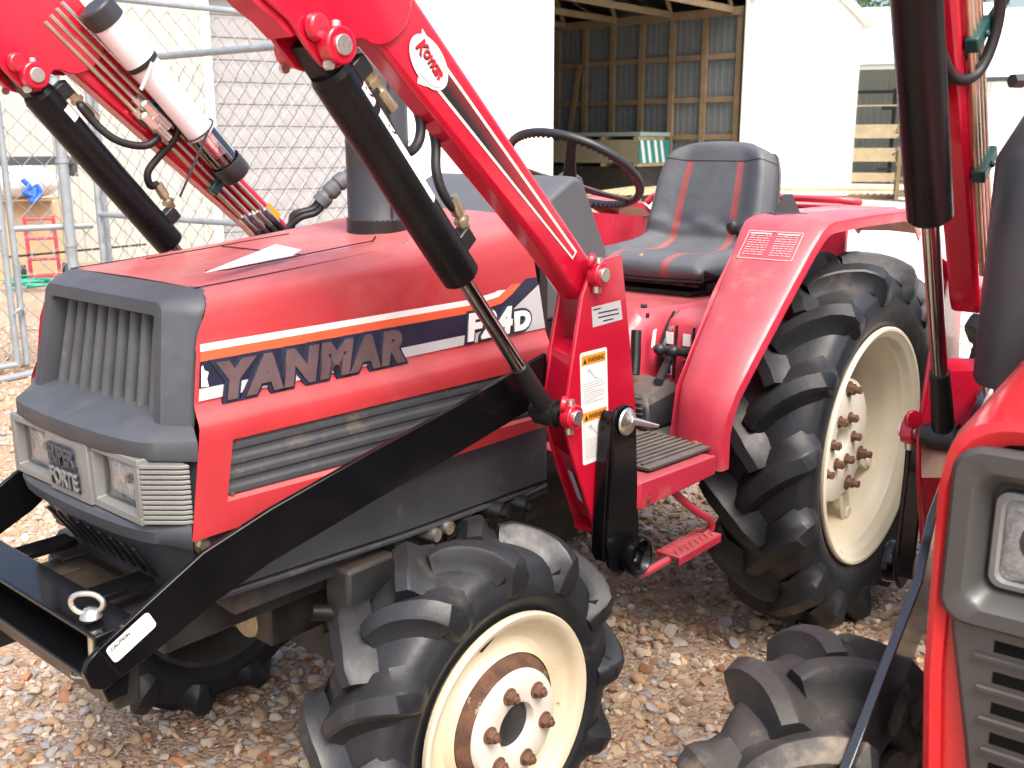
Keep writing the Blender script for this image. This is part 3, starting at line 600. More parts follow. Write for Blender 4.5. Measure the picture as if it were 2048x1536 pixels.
# ------------------------------------------------------------------ main tractor
def chassis(T, second=False):
    g = MB()
    for s in (-1, 1):
        g.box((-1.45, s*.17, .565), (.92, .04, .075)); g.box((-1.45, s*.19, .60), (.92, .01, .02))
    g.box((-1.35, 0, .50), (.62, .26, .16)); g.box((-1.15, 0, .55), (.75, .30, .30)); g.cyl((-1.5, 0, .44), (-1.05, 0, .44), .09, .11, 20)
    g.box((-.55, 0, .50), (1.0, .26, .30)); g.cyl((-.95, 0, .52), (-.2, 0, .52), .16, .18, 24); g.box((0, 0, .58), (.5, .32, .36))
    g.build('engine_block', 'engine', T, 30, .012)
    g = MB(); g.cyl((0, -.40, .53), (0, .40, .53), .075, .075, 24); g.build('rear_axle', 'cast', T)
    g = MB(); g.bar((-1.455, -.30, .37), (-1.455, .30, .37), .11, .10); g.bar((-1.455, -.12, .45), (-1.455, .12, .45), .16, .12)
    for s in (-1, 1):
        g.cyl((-1.455, s*.30, .27), (-1.455, s*.30, .46), .055, .05, 20); g.cyl((-1.455, s*.26, .345), (-1.455, s*.385, .345), .07, .06, 24)
        g.box((-1.38, s*.27, .44), (.16, .07, .05)); g.box((-1.53, s*.24, .52), (.12, .07, .14))
    A = g.build('front_axle', 'cast', T, 30, .008)
    g = MB(); g.cyl((-1.52, -.04, .452), (-1.665, -.055, .452), .036, .034, 24); g.build('axle_cap', 'cap_dusty', A, 40, .003)
    g = MB()
    g.tube(spline([(-1.62, -.20, .50), (-1.50, -.25, .47), (-1.40, -.27, .48)]), .016, 10); g.tube([(-1.30, -.23, .56), (-1.02, -.27, .60)], .011, 10)
    for p in ((-1.27, .585), (-1.20, .60), (-1.12, .59)):
        g.cyl((p[0], -.22, p[1]), (p[0]+.02, -.285, p[1]-.01), .022, .02, 14); g.cyl((p[0]+.02, -.285, p[1]-.01), (p[0]+.023, -.30, p[1]-.01), .012, .012, 6)
    g.build('hydraulic_valve', 'black_satin', T, 40)
    for p in ((-1.375, .595), (-1.34, .60)): g = MB(); g.cyl((p[0], -.20, p[1]), (p[0]+.015, -.275, p[1]-.004), .016, .014, 14); g.build('pipe_stub', 'zinc', T, 40)
    for xx, zz in ((-1.43, .585), (-1.30, .585), (-1.16, .585)): g = MB(); g.cyl((xx, -.235, zz), (xx, -.255, zz), .011, .011, 6); g.build('bolt', 'zinc', T, 40)
def nose_loop(xf, wf, xs, ws, z, bow=.015, n=9, rnd=.02):
    """plan outline of the nose from the left side round the front to the right side"""
    pts = [(xs, -ws)]
    for k in range(5): t = k/4; a = V(xs, -ws)*.22+V(xf+rnd*.2, -wf)*.78; b = V(xf, -wf); c = V(xf-.004, -wf*.9); pts.append(tuple((1-t)**2*a+2*t*(1-t)*b+t*t*c))
    for k in range(1, n): y = -wf*.9+1.8*wf*k/n; pts.append((xf-.004-bow*(1-(y/wf)**2), y))
    pts += [(p[0], -p[1]) for p in pts[:6][::-1]]
    return [(p[0], p[1], z) for p in pts]

def main_tractor():
    T = thing('tractor', 'red compact tractor with black front loader cylinders and cream wheels parked in the middle', 'tractor')
    chassis(T)
    # ---------------- hood: skin, side frame around the louvre panel, crease and seams
    xf = lambda z: -1.838-(1.118-z)*.158+max(0, z-1.05)*.45
    def xr(z): return -1.045+(1.12-z)*.2 if z > .95 else -1.011-(.95-z)*.15
    def sect(z1, cr=1):       # half section, from the top centre outwards; z1 = top height
        return [(0, z1+.014*cr), (-.10, z1+.012*cr), (-.175, z1+.008*cr), (-.196, z1+.006*cr), (-.204, z1+.002*cr), (-.222, z1-.003), (-.234, z1-.009), (-.2425, z1-.019), (-.2475, z1-.033), (-.2515, z1-.060), (-.2545, z1-.08), (-.2575, 1.03), (-.2605, .957), (-.262, .950), (-.270, .936), (-.277, .926), (-.280, .918), (-.2805, .900)]
    g = MB(); loops = []
    for i in range(15):
        u = i/14; z1 = 1.118+u*.070-.006*sin(pi*u); h = sect(z1, .35+.65*min(1, u*3))
        def pt(y, z): zz = min(z, 1.12+u*.06); return (xf(min(z, 1.12))+u*(xr(min(z, 1.12))-xf(min(z, 1.12))), y, z)
        L = [pt(y, z) for y, z in h[::-1]] + [pt(-y, z) for y, z in h[1:]]
        loops.append(L)
    g.loft(loops, False, False, False)
    for s in (-1, 1):
        zt, zb = .900, .745; x0, x1 = -1.806, -1.040
        o = [(xf(zt), zt), (xr(zt), zt), (xr(zb), zb), (xf(zb), zb)]; i_ = [(-1.812, .890), (-1.045, .882), (-1.045, .768), (-1.830, .792)]
        Pv = [(x, s*.2805, z) for x, z in o] + [(x, s*.2795, z) for x, z in i_] + [(x+(.006 if k in (0, 3) else -.006), s*.268, z+(-.006 if k < 2 else .006)) for k, (x, z) in enumerate(i_)]
        # upper edge of the frame follows the flare of the skin
        g.add(Pv, [(k, (k+1) % 4, 4+(k+1) % 4, 4+k) for k in range(4)]+[(4+k, 4+(k+1) % 4, 8+(k+1) % 4, 8+k) for k in range(4)])
        g.add([(xf(zb), s*.2805, zb), (xr(zb), s*.2805, zb), (xr(zb), s*.262, zb-.003), (xf(zb), s*.262, zb-.003)], [(0, 1, 2, 3)])
    H = g.build('hood', 'red_old', T, 38)
    zc = lambda x: 1.118+(x+1.838)/.793*.070-.006*sin(pi*(x+1.838)/.793)
    # hood back wall and seams
    g = MB()
    for a, b in (((-1.72, -.155), (-1.40, -.155)), ((-1.72, .10), (-1.40, .10)), ((-1.40, -.155), (-1.36, -.12)), ((-1.72, -.155), (-1.745, -.13)), ((-1.56, -.155), (-1.56, .10))):
        g.bar((a[0], a[1], zc(a[0])+.0125), (b[0], b[1], zc(b[0])+.0125), .0022, .0018)
    g.build('seam', 'black_satin', H)
    for sg in (-1, 1): MB().tube([(xf(1.11)+.795*k/10, sg*.2005, 1.118+.07*k/10-.006*sin(pi*k/10)+.0035) for k in range(11)], .0011, 6).build('seam', 'black_satin', H)
    g = MB()
    for p in ((-1.36, -.196), (-1.345, -.19)): g.cyl((p[0], p[1], zc(p[0])), (p[0], p[1], zc(p[0])+.006), .004, .004, 8)
    g.build('rivet', 'steel', H)
    # ---------------- stripes (flat print on the hood side)
    for s in (-1, 1):
        yy = lambda z: s*(.2575+(1.03-z)*.0411+.0013) if z < 1.03 else s*(.2588-(z-1.03)*.105)
        def band(nm, mm, ptsl, d=0):
            g = MB(); g.add([(x, yy(z)+s*d*.0006, z) for x, z in ptsl], [tuple(range(len(ptsl)))]); g.build(nm, mm, H)
        def strip(nm, mm, up_, lo_, d=0):
            g = MB(); n = len(up_); P = [(x, yy(z)+s*d*.0006, z) for x, z in up_+lo_]; g.add(P, [(k, k+1, n+k+1, n+k) for k in range(n-1)]); g.build(nm, mm, H, 0)
        xl = lambda z: xf(z)+.006
        strip('stripe_white', 'white_print', [(xl(1.043), 1.0435), (-1.50, 1.0435), (-1.235, 1.0435), (-1.165, 1.0500), (-1.140, 1.062), (-1.052, 1.117)], [(xl(1.033), 1.0325), (-1.50, 1.0325), (-1.232, 1.0325), (-1.158, 1.040), (-1.130, 1.053), (-1.046, 1.104)], 0)
        strip('stripe_orange', 'orange_print', [(xl(1.0325), 1.0325), (-1.50, 1.0325), (-1.232, 1.0325), (-1.158, 1.040), (-1.130, 1.053), (-1.046, 1.104)], [(xl(1.018), 1.0175), (-1.5, 1.0175), (-1.228, 1.0175), (-1.150, 1.026), (-1.118, 1.040), (-1.043, 1.085)], 1)
        strip('stripe_navy', 'navy', [(xl(1.0175), 1.0175), (-1.5, 1.0175), (-1.228, 1.0175), (-1.150, 1.026), (-1.118, 1.040), (-1.043, 1.085)], [(xl(.976), .9765), (-1.5, .9765), (-1.23, .9765), (-1.165, .985), (-1.10, 1.018), (-1.030, 1.052)], 2)
        strip('stripe_silver', 'grey_print', [(xl(.9765), .9765), (-1.5, .9765), (-1.23, .9765), (-1.165, .985), (-1.10, 1.018), (-1.030, 1.052)], [(xl(.957), .9575), (-1.5, .9575), (-1.23, .9575), (-1.165, .9575), (-1.10, .9575), (-1.014, .9575)], 3)
        if s < 0:
            g = MB(); P = [(-1.851, .979), (-1.838, .978), (-1.840, .990), (-1.836, 1.000), (-1.843, 1.004), (-1.8445, 1.012), (-1.8475, 1.010)]
            g.add([(x, yy(z)-.0026, z) for x, z in P], [tuple(range(len(P)))]); g.build('torn_decal', 'white_print', H)
    # raised lettering on the left side (and the right one)
    for s in (-1, 1):
        if s < 0: U, x0 = V(1, 0, 0), -1.826
        else: U, x0 = V(-1, 0, 0), -1.415
        W = V(0, s*-.0411, 1)
        def tx(nm, mm, body, size, x, z, off, ext, sh, d, ws, sp=1): text(nm, mm, H, body, size, (x, s*(.2575+(1.03-z)*.0411+d), z), U, W, extrude=ext, offset=off, shear=sh, wscale=ws, spacing=sp)
        tx('emblem_backing', 'navy2', 'YANMAR', .0765, x0, .956, .0100, .0025, .20, .0030, 1.12, 1.17)
        tx('emblem_edge', 'mauve', 'YANMAR', .0765, x0, .956, .0046, .0035, .20, .0055, 1.12, 1.17)
        x1 = -1.262 if s < 0 else -1.06
        tx('model_backing', 'navy2', 'F24', .070, x1, .966, .0085, .002, .15, .0030, 1.20, 1.10); tx('model_lettering', 'white_print', 'F24', .070, x1, .966, .0036, .0028, .15, .0048, 1.20, 1.10)
        x2 = x1+(.142 if s < 0 else -.142)
        tx('model_backing', 'navy2', 'D', .050, x2, .967, .0085, .002, .08, .0030, 1.35); tx('model_lettering', 'white_print', 'D', .050, x2, .967, .0034, .0028, .08, .0048, 1.35)
    # ---------------- louvre panels: pressed, four ribs, screws
    for s in (-1, 1):
        g = MB()
        def fn(u, v):
            zt = .888+(.880-.888)*u; zb = .794+(.770-.794)*u; z = zt+(zb-zt)*v; x = (-1.812 + (-.017)*v)*(1-u)+(-1.045)*u
            k = (v*4.0) % 1; e = min(1, min(u, 1-u)/.02)
            d = (max(0, min(1, (k-.10)/.30)) if k < .70 else max(0, 1-(k-.70)/.16)) if .03 < v < .97 else 0
            d = d*d*(3-2*d)
            return (x, s*(.2695+.0035*d*e), z)
        g.grid(fn, 60, 64); Pn = g.build('louvre_panel', 'panel_grey', H, 50)
        for x, z in ((-1.80, .883), (-1.56, .881), (-1.33, .879), (-1.08, .876), (-1.815, .799), (-1.56, .791), (-1.33, .784)):
            q = MB(); q.cyl((x, s*.266, z), (x, s*.2735, z), .0042, .0038, 10); q.build('screw', 'bolt_rust', Pn, 40)
    # ---------------- lower side plates
    for s in (-1, 1):
        g = MB(); g.prism([(-1.886, .742), (-1.03, .742), (-1.005, .735), (-1.005, .612), (-1.45, .620), (-1.60, .628), (-1.865, .640)], 'y', s*.250, s*.264)
        g.prism([(-1.86, .628), (-1.45, .606), (-1.005, .598), (-1.005, .606), (-1.45, .615), (-1.86, .637)], 'y', s*.235, s*.268); Sp = g.build('side_plate', 'panel_grey', T, 40, .002)
        q = MB(); q.cyl((-1.872, s*.264, .730), (-1.872, s*.266, .730), .014, .014, 20); hexnut(q, (-1.872, s*.266, .730), (0, s, 0), .0095, .008, 0); q.build('bolt', 'brass', Sp, 40)
        g = MB(); g.prism([(-1.85, .626), (-1.45, .604), (-1.05, .596), (-1.05, .55), (-1.40, .555), (-1.60, .57), (-1.80, .572)], 'y', s*.215, s*.235); g.build('frame_rail', 'cast', T, 40, .003)
    # ---------------- nose: surround, ledge, lamp band, chin and skirt
    g = MB()
    def ring(y0, z0, y1, z1, x0, x1, r, k=5):       # rounded trapezoid loop, top corners rounded with radius r
        P = [(y1, z1)]
        for sgn, rng_ in ((1, range(k+1)), (-1, range(k, -1, -1))):
            for q in rng_:
                a = q/k*pi/2; P.append((sgn*(y0-r+r*cos(a)), z0-r+r*sin(a)))
        P.append((-y1, z1)); return [((x0+(x1-x0)*(z0-z)/(z0-z1)), y, z) for y, z in P]
    rear = [(xf(z)+.004, y, z) for x, y, z in ring(.2395, 1.1215, .2585, .90, 0, 0, .040)]
    mid = [(xf(z)-.006, y, z) for x, y, z in ring(.2375, 1.1195, .2565, .90, 0, 0, .038)]
    front = ring(.196, 1.106, .214, .918, -1.858, -1.890, .018)
    front2 = ring(.192, 1.102, .210, .918, -1.8635, -1.894, .016)
    inner = ring(.173, 1.082, .190, .918, -1.866, -1.893, .010)
    inner2 = ring(.171, 1.080, .189, .918, -1.863, -1.890, .010)
    back = ring(.166, 1.077, .185, .918, -1.812, -1.836, .008)
    g.loft([rear, mid, front, front2, inner, inner2, back], False, False, False); G = g.build('grille_surround', 'plastic', T, 32)
    g = MB(); g.add(back, [tuple(range(len(back)))]); g.build('radiator_screen', 'black_satin', G, 0)
    for k in range(9):
        f = (k+.75)/9.6; yt = -.168+.336*(1-f); yb = yt*1.10
        s_ = MB(); P0 = V(-1.836, yt, 1.081); P1 = V(-1.870, yb, .912); loops = []
        for P_ in (P0, P1):
            loops.append([(P_[0]+.010, P_[1]-.0065, P_[2]), (P_[0]+.004, P_[1]-.0085, P_[2]), (P_[0]-.006, P_[1]-.007, P_[2]), (P_[0]-.0105, P_[1]-.003, P_[2]), (P_[0]-.0105, P_[1]+.003, P_[2]), (P_[0]-.006, P_[1]+.007, P_[2]), (P_[0]+.004, P_[1]+.0085, P_[2]), (P_[0]+.010, P_[1]+.0065, P_[2])])
        s_.loft(loops); s_.build('slat', 'grille_slat', G, 50)
    g = MB(); g.loft([nose_loop(-1.868, .15, -1.86, .2, .930, 0), nose_loop(-1.893, .212, -1.872, .268, .919, .004), nose_loop(-1.926, .2155, -1.874, .277, .9035, .012), nose_loop(-1.9315, .218, -1.874, .279, .899, .014), nose_loop(-1.9325, .218, -1.875, .279, .874, .014), nose_loop(-1.929, .217, -1.876, .279, .869, .014), nose_loop(-1.915, .210, -1.878, .276, .868, .010)], False, True, True); g.build('grille_ledge', 'plastic', T, 38)
    g = MB(); g.loft([nose_loop(-1.898, .195, -1.868, .277, .870, .003), nose_loop(-1.898, .195, -1.888, .277, .762, .003)], False, True, True)
    g.build('nose_body', 'plastic', T, 38)
    g = MB(); g.loft([nose_loop(-1.915, .208, -1.893, .277, .770, .01), nose_loop(-1.931, .214, -1.896, .280, .764, .014), nose_loop(-1.935, .216, -1.897, .282, .756, .014), nose_loop(-1.930, .214, -1.897, .282, .735, .014), nose_loop(-1.918, .208, -1.895, .278, .727, .012), nose_loop(-1.910, .203, -1.892, .270, .724, .01)], False, True, True); g.build('chin', 'plastic', T, 38)
    g = MB(); g.loft([nose_loop(-1.908, .205, -1.888, .266, .728, .012), nose_loop(-1.858, .170, -1.85, .235, .612, .006), nose_loop(-1.852, .165, -1.845, .23, .606, .006)], False, True, True); Sk = g.build('lower_grille', 'plastic', T, 38)
    for k in range(9):
        y = -.148+.296*k/8; q = MB()
        a = V(-1.9215, y, .708); b = V(-1.8795, y*.90, .640); d = V(-.0035, 0, .0012)
        q.bar(a+d*.6, b+d*.6, .0085, .006, (1, 0, .4)); q.build('slot', 'black_satin', Sk, 40, .002)
    q = MB(); q.prism([(-.19, .622), (.19, .622), (.19, .604), (-.19, .604)], 'x', -1.866, -1.845); q.build('skirt_edge', 'cast', Sk)
    # lamp bezel
    LB = put('lamp_bezel', bezel_mesh(), 'silver', T, .0015)
    for s in (-1, 1):
        gl = MB()
        def fn(u, v): return (-1.926-.006*(1-(2*u-1)**4)*(1-(2*v-1)**4), s*.1405+(u-.5)*.120, .8215+(v-.5)*.076)
        gl.grid(fn, 10, 8); gl.build('headlight', 'glass', T, 60)
        rf = MB(); rf.grid(lambda u, v: (-1.921+.010*(1-((2*u-1)**2+(2*v-1)**2)/2), s*.1405+(u-.5)*.124, .8215+(v-.5)*.080), 14, 10); rf.build('reflector', 'reflector', T, 60)
        rf = MB(); rf.cyl((-1.912, s*.1405, .8215), (-1.9205, s*.1405, .8215), .009, .006, 14); rf.build('bulb', 'zinc', T, 40)
        for k in range(12):
            z = .8665-.0081*k; f = MB(); f.prism([(-1.9400, s*.2165), (-1.9405, s*.2205), (-1.938, s*.2245), (-1.900, s*.2700), (-1.889, s*.2760), (-1.889, s*.250), (-1.925, s*.2165)], 'z', z-.0058, z)
            f.build('side_fin', 'silver', LB, 30, .0010)
    Ur, Wr = V(0, -1, 0), V(-.03, 0, 1)
    for i, (b, z) in enumerate((('SUPER', .8245), ('FORTE', .7855))):
        text('badge_backing', 'navy2', LB, b, .040, (-1.9495, .0585, z), Ur, Wr, extrude=.0012, offset=.0042, wscale=.80)
        text('badge_lettering', 'silver' if i else 'panel_grey', LB, b, .040, (-1.9515, .0585, z), Ur, Wr, extrude=.0012, offset=.0010, wscale=.80)
    # ---------------- bumper between the brace bars
    g = MB(); g.prism([(-2.004, .665), (-2.072, .661), (-2.072, .653), (-2.004, .657)], 'y', -.300, .300); g.prism([(-2.022, .656), (-2.030, .656), (-2.030, .600), (-2.022, .600)], 'y', -.300, .300); g.prism([(-2.022, .606), (-2.086, .602), (-2.086, .594), (-2.022, .598)], 'y', -.300, .300)
    g.prism([(-2.02, .60), (-2.075, .60), (-2.06, .55), (-2.03, .55)], 'y', -.296, -.285); g.prism([(-2.02, .60), (-2.075, .60), (-2.06, .55), (-2.03, .55)], 'y', .285, .296)
    g.box((-1.955, -.13, .642), (.12, .05, .012)); g.box((-1.955, .13, .642), (.12, .05, .012))
    BP = g.build('bumper', 'bumper_black', T, 18, .002)
    g = MB(); g.prism([(-2.00, .602), (-2.06, .602), (-2.045, .525), (-2.005, .525)], 'y', -.285, .285); g.box((-2.03, .16, .51), (.05, .05, .06)); g.build('lower_bar', 'black_satin', BP, 40, .004)
    g = MB(); lp = [V(0, .0, .0), V(.0, -.016, .012), V(0, -.018, .028), V(0, -.004, .040), V(0, .018, .038), V(0, .026, .024), V(0, .02, .008), V(0, .004, -.001)]
    Rz = np.array([[cos(radians(40)), -sin(radians(40)), 0], [sin(radians(40)), cos(radians(40)), 0], [0, 0, 1]])
    base = V(-2.052, -.252, .673); g.tube([base+Rz @ (p*V(1, 1.05, .82)) for p in spline(list(lp), 4)], .0042, 8)
    g.lathe([(0, .012), (.009, .010), (.014, .003), (.016, -.003), (.012, -.008), (0, -.009)], base, (0, 0, 1), 20); g.build('pull_pin', 'zinc', BP, 50)
    MB().cyl(base+V(0, 0, -.012), base+V(-.012, -.012, -.105), .0065, .006, 12).build('pin_shaft', 'brass', BP)
    MB().tube([base+V(-.012, .01, -.092)+V(.016*cos(a), .03*sin(a)*1, .005*sin(2*a)) for a in np.linspace(0, 2*pi, 18, endpoint=False)], .0022, 6, closed=True).build('clip_ring', 'zinc', BP)
    g = MB(); g.prism([(-1.90, .60), (-2.0, .60), (-2.0, .55), (-1.90, .50)], 'y', -.10, -.09); g.prism([(-1.90, .60), (-2.0, .60), (-2.0, .55), (-1.90, .50)], 'y', .09, .10); g.box((-1.93, 0, .57), (.12, .36, .05)); g.build('front_bracket', 'engine', T, 40, .004)
    # ---------------- exhaust stack
    c = (-1.287, -.05)
    g = MB(); g.lathe([(.072, -.004), (.066, .004), (.0655, .03)], (c[0], c[1], 1.165), (0, 0, 1), 40); g.build('stack_hole_ring', 'black_satin', T)  # black ring standing in for the dark hood hole round the stack
    g = MB(); g.lathe([(.0635, .0), (.0635, .052), (.0655, .056), (.0655, .060), (.0625, .064), (.0625, .205), (.0635, .208), (.0635, .213), (.0625, .216), (.0625, .385), (.060, .394), (.050, .398), (.046, .39), (.046, .30)], (c[0], c[1], 1.135), (0, 0, 1), 48); St = g.build('exhaust_stack', 'stack', T, 38)
    g = MB(); g.bar((c[0]-.02, c[1]-.062, 1.20), (c[0]-.02, c[1]-.062, 1.52), .004, .003, (0, 1, 0)); g.build('stack_seam', 'stack', St)
    # ---------------- dash cowl, steering column and wheel
    g = MB()
    prof = [(-1.035, 1.192), (-.885, 1.262), (-.862, 1.272), (-.838, 1.270), (-.826, 1.258), (-.745, 1.10), (-.735, .96), (-1.02, .96)]
    loops = []
    for y, k in ((-.232, .965), (-.224, .99), (-.20, 1), (.20, 1), (.224, .99), (.232, .965)):
        loops.append([(-.89+(x+.89)*k, y if z < 1.2 else y*.96, 1.09+(z-1.09)*k) for x, z in prof])
    g.loft(loops); D = g.build('dash_cowl', 'plastic_cowl', T, 36, .006)
    g = MB(); g.box((-.772, -.19, 1.055), (.03, .03, .02)); g.cyl((-.765, -.17, 1.075), (-.73, -.17, 1.08), .012, .01, 14); g.build('dash_switch', 'black_satin', D, 40, .003)
    g = MB(); g.prism([(-1.0, .96), (-.70, .96), (-.72, .70), (-1.0, .70)], 'y', -.20, .20); g.build('dash_support', 'black_satin', T, 40, .01)
    g = MB(); g.loft([[(-1.016, y*1.0, z) for y, z in ((-.25, 1.10), (-.25, .76), (.25, .76), (.25, 1.10), (.20, 1.17), (-.20, 1.17))], [(-.99, y*1.0, z) for y, z in ((-.25, 1.10), (-.25, .76), (.25, .76), (.25, 1.10), (.20, 1.17), (-.20, 1.17))]]); g.build('firewall', 'black_satin', T)
    SW = bpy.data.objects.new('steering_wheel', None); col.objects.link(SW); SW.parent = T; SW.location = (-.569, 0, 1.276); SW.rotation_euler = (0, radians(32.1), 0); SW.empty_display_size = .1
    MB().tube([(.176*cos(a), .176*sin(a), 0) for a in np.linspace(0, 2*pi, 72, endpoint=False)], .0105, 14, closed=True).build('rim', 'vinyl_black', SW, 60)
    g = MB()
    for k in range(72):
        a = 2*pi*k/72; g.box((.171*cos(a), .171*sin(a), -.0075), (.009, .006, .006), np.array([[cos(a), -sin(a), 0], [sin(a), cos(a), 0], [0, 0, 1]]))
    g.build('finger_grip', 'vinyl_black', SW)
    for a0 in (90, 210, 330):
        a = radians(a0); e = V(cos(a), sin(a), 0); t = V(-sin(a), cos(a), 0); g = MB()
        g.loft([[e*r+t*w_*q+V(0, 0, z+h) for q, h in ((-1, -.004), (1, -.004), (1, .004), (-1, .004))] for r, w_, z in ((.03, .018, -.035), (.09, .014, -.022), (.172, .012, 0))]); g.build('spoke', 'plastic_dk', SW, 40, .002)
    g = MB(); g.lathe([(0, -.018), (.028, -.020), (.034, -.028), (.034, -.05), (.0, -.05)], (0, 0, 0), (0, 0, 1), 28); g.build('hub', 'plastic_dk', SW, 40)
    g = MB(); g.cyl((-.572, 0, 1.24), (-.74, 0, 1.02), .022, .028, 18); g.build('steering_column', 'black_satin', T)
    g = MB(); g.tube([(-.70, .10, 1.215), (-.66, .16, 1.225), (-.62, .20, 1.23)], .006, 8); g.box((-.615, .205, 1.235), (.03, .03, .025)); g.build('throttle_lever', 'plastic_dk', T, 40, .003)
    # ---------------- platform, mat, step
    for s in (-1, 1):
        g = MB(); g.prism([(-1.045, .676), (-.745, .662), (-.745, .652), (-1.045, .666)], 'y', s*.40, s*.535); g.prism([(-.98, .6735), (-.745, .662), (-.60, .655), (-.60, .645), (-.745, .652), (-.98, .6635)], 'y', s*.20, s*.40)
        g.prism([(-1.045, .676), (-.742, .662), (-.742, .617), (-1.045, .618)], 'y', s*.528, s*.538); g.prism([(s*.43, .674), (s*.535, .674), (s*.535, .618), (s*.43, .618)], 'x', -1.05, -1.042); Pl = g.build('platform', 'red_cab', T, 40, .003)
        if s < 0:
            q = MB(); q.cyl((-1.015, -.538, .632), (-1.015, -.541, .632), .006, .006, 12); q.build('hole_plug', 'bolt_rust', Pl)
        m = MB(); m.prism([(-1.035, s*.515), (-.765, s*.515), (-.735, s*.42), (-.70, s*.40), (-.62, s*.38), (-.60, s*.21), (-.97, s*.21), (-.97, s*.40), (-1.035, s*.40)], 'z', .6775, .683)
        Mt = None
        for k in range(9): m.box((-.90, s*(.49-.018*k), .6845-.0045*0), (.25, .007, .006), rot_y(radians(0)))
        for i in range(9):
            for j in range(5): m.cyl((-.95+.028*i, s*(.315-.018*j), .683), (-.95+.028*i, s*(.315-.018*j), .6875), .006, .004, 6)
        o = m.build('floor_mat', 'mat_rubber', Pl, 40); o.rotation_euler = (0, radians(2.3), 0); o.location = (.0257+.0015, 0, -.0395)
        # the rotation above follows the slight fall of the platform
    g = MB(); g.tube(spline([(-.83, -.47, .62), (-.82, -.478, .585), (-.755, -.50, .525), (-.70, -.505, .49), (-.682, -.500, .462), (-.700, -.49, .445)], 6), .0095, 12)
    g.tube(spline([(-.995, -.45, .62), (-1.005, -.47, .52), (-.985, -.49, .455), (-.955, -.495, .440), (-.86, -.495, .438)], 6), .0095, 12); SB = g.build('step_bracket', 'red_cab', T, 50)
    g = MB(); g.box((-.770, -.495, .450), (.185, .062, .005)); g.box((-.770, -.5245, .442), (.185, .004, .018)); g.box((-.770, -.4655, .442), (.185, .004, .018))
    for k in range(8):
        x = -.845+.0215*k
        g.bar((x-.008, -.518, .4535), (x+.008, -.498, .4535), .005, .003); g.bar((x+.008, -.492, .4535), (x-.008, -.472, .4535), .005, .003)
    g.build('step_tread', 'red_cab', SB, 40, .001)
    # ---------------- fenders
    def fprof(u): return [(-.722, .618), (-.722, .70), (-.712, .755), (-.690, .80), (-.62, .875), (-.50, .995), (-.40, 1.10), (-.362, 1.138), (-.335, 1.156), (-.30, 1.164), (-.10, 1.168), (.18, 1.166), (.30, 1.150), (.42, 1.09)]
    for s in (-1, 1):
        P = fprof(0); n = len(P)
        yi = [.418, .418, .415, .408, .398, .385, .372, .366, .362, .36, .36, .36, .36, .36]; yo_ = [.542, .542, .546, .550, .556, .565, .576, .582, .586, .588, .588, .585, .57, .55]
        g = MB(); loops = []
        for k in range(n):
            x, z = P[k]; a, b = P[max(0, k-1)], P[min(n-1, k+1)]; t = unit(V(b[0]-a[0], b[1]-a[1])); nn = V(t[1], -t[0])   # inward normal (towards the wheel)
            i_, o_ = yi[k], yo_[k]
            def pt(y, d): return (x+nn[0]*d, s*y, z+nn[1]*d)
            loops.append([pt(i_, .022), pt(i_, .008), pt(i_+.010, 0), pt(i_+.028, -.002), pt(i_+.034, -.004), pt(o_-.034, -.004), pt(o_-.028, -.001), pt(o_-.008, .001), pt(o_-.001, .007), pt(o_, .014), pt(o_, .034), pt(o_-.004, .034), pt(o_-.006, .012), pt((i_+o_)/2, .006), pt(i_+.008, .010), pt(i_+.004, .022)])
        g.loft(loops); F = g.build('fender', 'red_cab', T, 35)
        # inner wall between fender and seat deck
        g = MB(); w_ = [(-.722, .655), (-.70, .79), (-.50, .99), (-.36, 1.13), (-.30, 1.155), (-.20, 1.158), (-.16, .60), (-.60, .60)] if s < 0 else [(-.722, .655), (-.70, .79), (-.50, .99), (-.36, 1.13), (-.30, 1.155), (.40, 1.09), (.42, .60), (-.60, .60)]; yv = s*.372; g.prism(w_, 'y', yv-.003, yv+.003) if False else None
        g.add([(x, s*(.402 if z < .9 else .375), z) for x, z in w_], [tuple(range(len(w_)))]); g.build('fender_wall', 'red_cab', F, 0)
        if s < 0:
            q = MB(); q.cyl((-.722, -.475, .672), (-.735, -.475, .672), .010, .009, 6); q.build('bolt', 'brass', F)
            q = MB(); q.prism([(-.035, 0), (.035, 0), (.010, .048), (-.012, .048)], 'y', -.003, .003); q.box((-.01, -.02, .001), (.09, .05, .003)); o = q.build('roof_bracket', 'stack', F, 40); o.location = (-.235, -.43, 1.168); o.rotation_euler = (0, 0, radians(-38))
            # caution label on the slanted front of the fender
            t = unit(V(.10, 0, .105)); Uy = V(0, -1, 0)
            org = V(-.432, -.402, 1.067)+V(-t[2], 0, t[0])*.0050
            def q3(a, b): return org+Uy*a+t*b
            fr = MB()
            for a, b in (((0, 0), (.142, 0)), ((.142, 0), (.142, .085)), ((.142, .085), (0, .085)), ((0, .085), (0, 0))): fr.bar(q3(*a), q3(*b), .0022, .0006, V(-t[2], 0, t[0]))
            for k in range(10):
                b = .078-.0072*k
                if k in (0,): fr.bar(q3(.006, b), q3(.062, b), .005, .0005, V(-t[2], 0, t[0])); fr.bar(q3(.078, b), q3(.136, b), .005, .0005, V(-t[2], 0, t[0])); continue
                for a0, a1 in ((.008, .064), (.078, .134)):
                    a = a0
                    while a < a1-.004:
                        l_ = rng.uniform(.006, .018); fr.bar(q3(a, b), q3(min(a+l_, a1), b), .0022, .0004, V(-t[2], 0, t[0])); a += l_+.003
            fr.build('caution_print', 'pink_print', F)
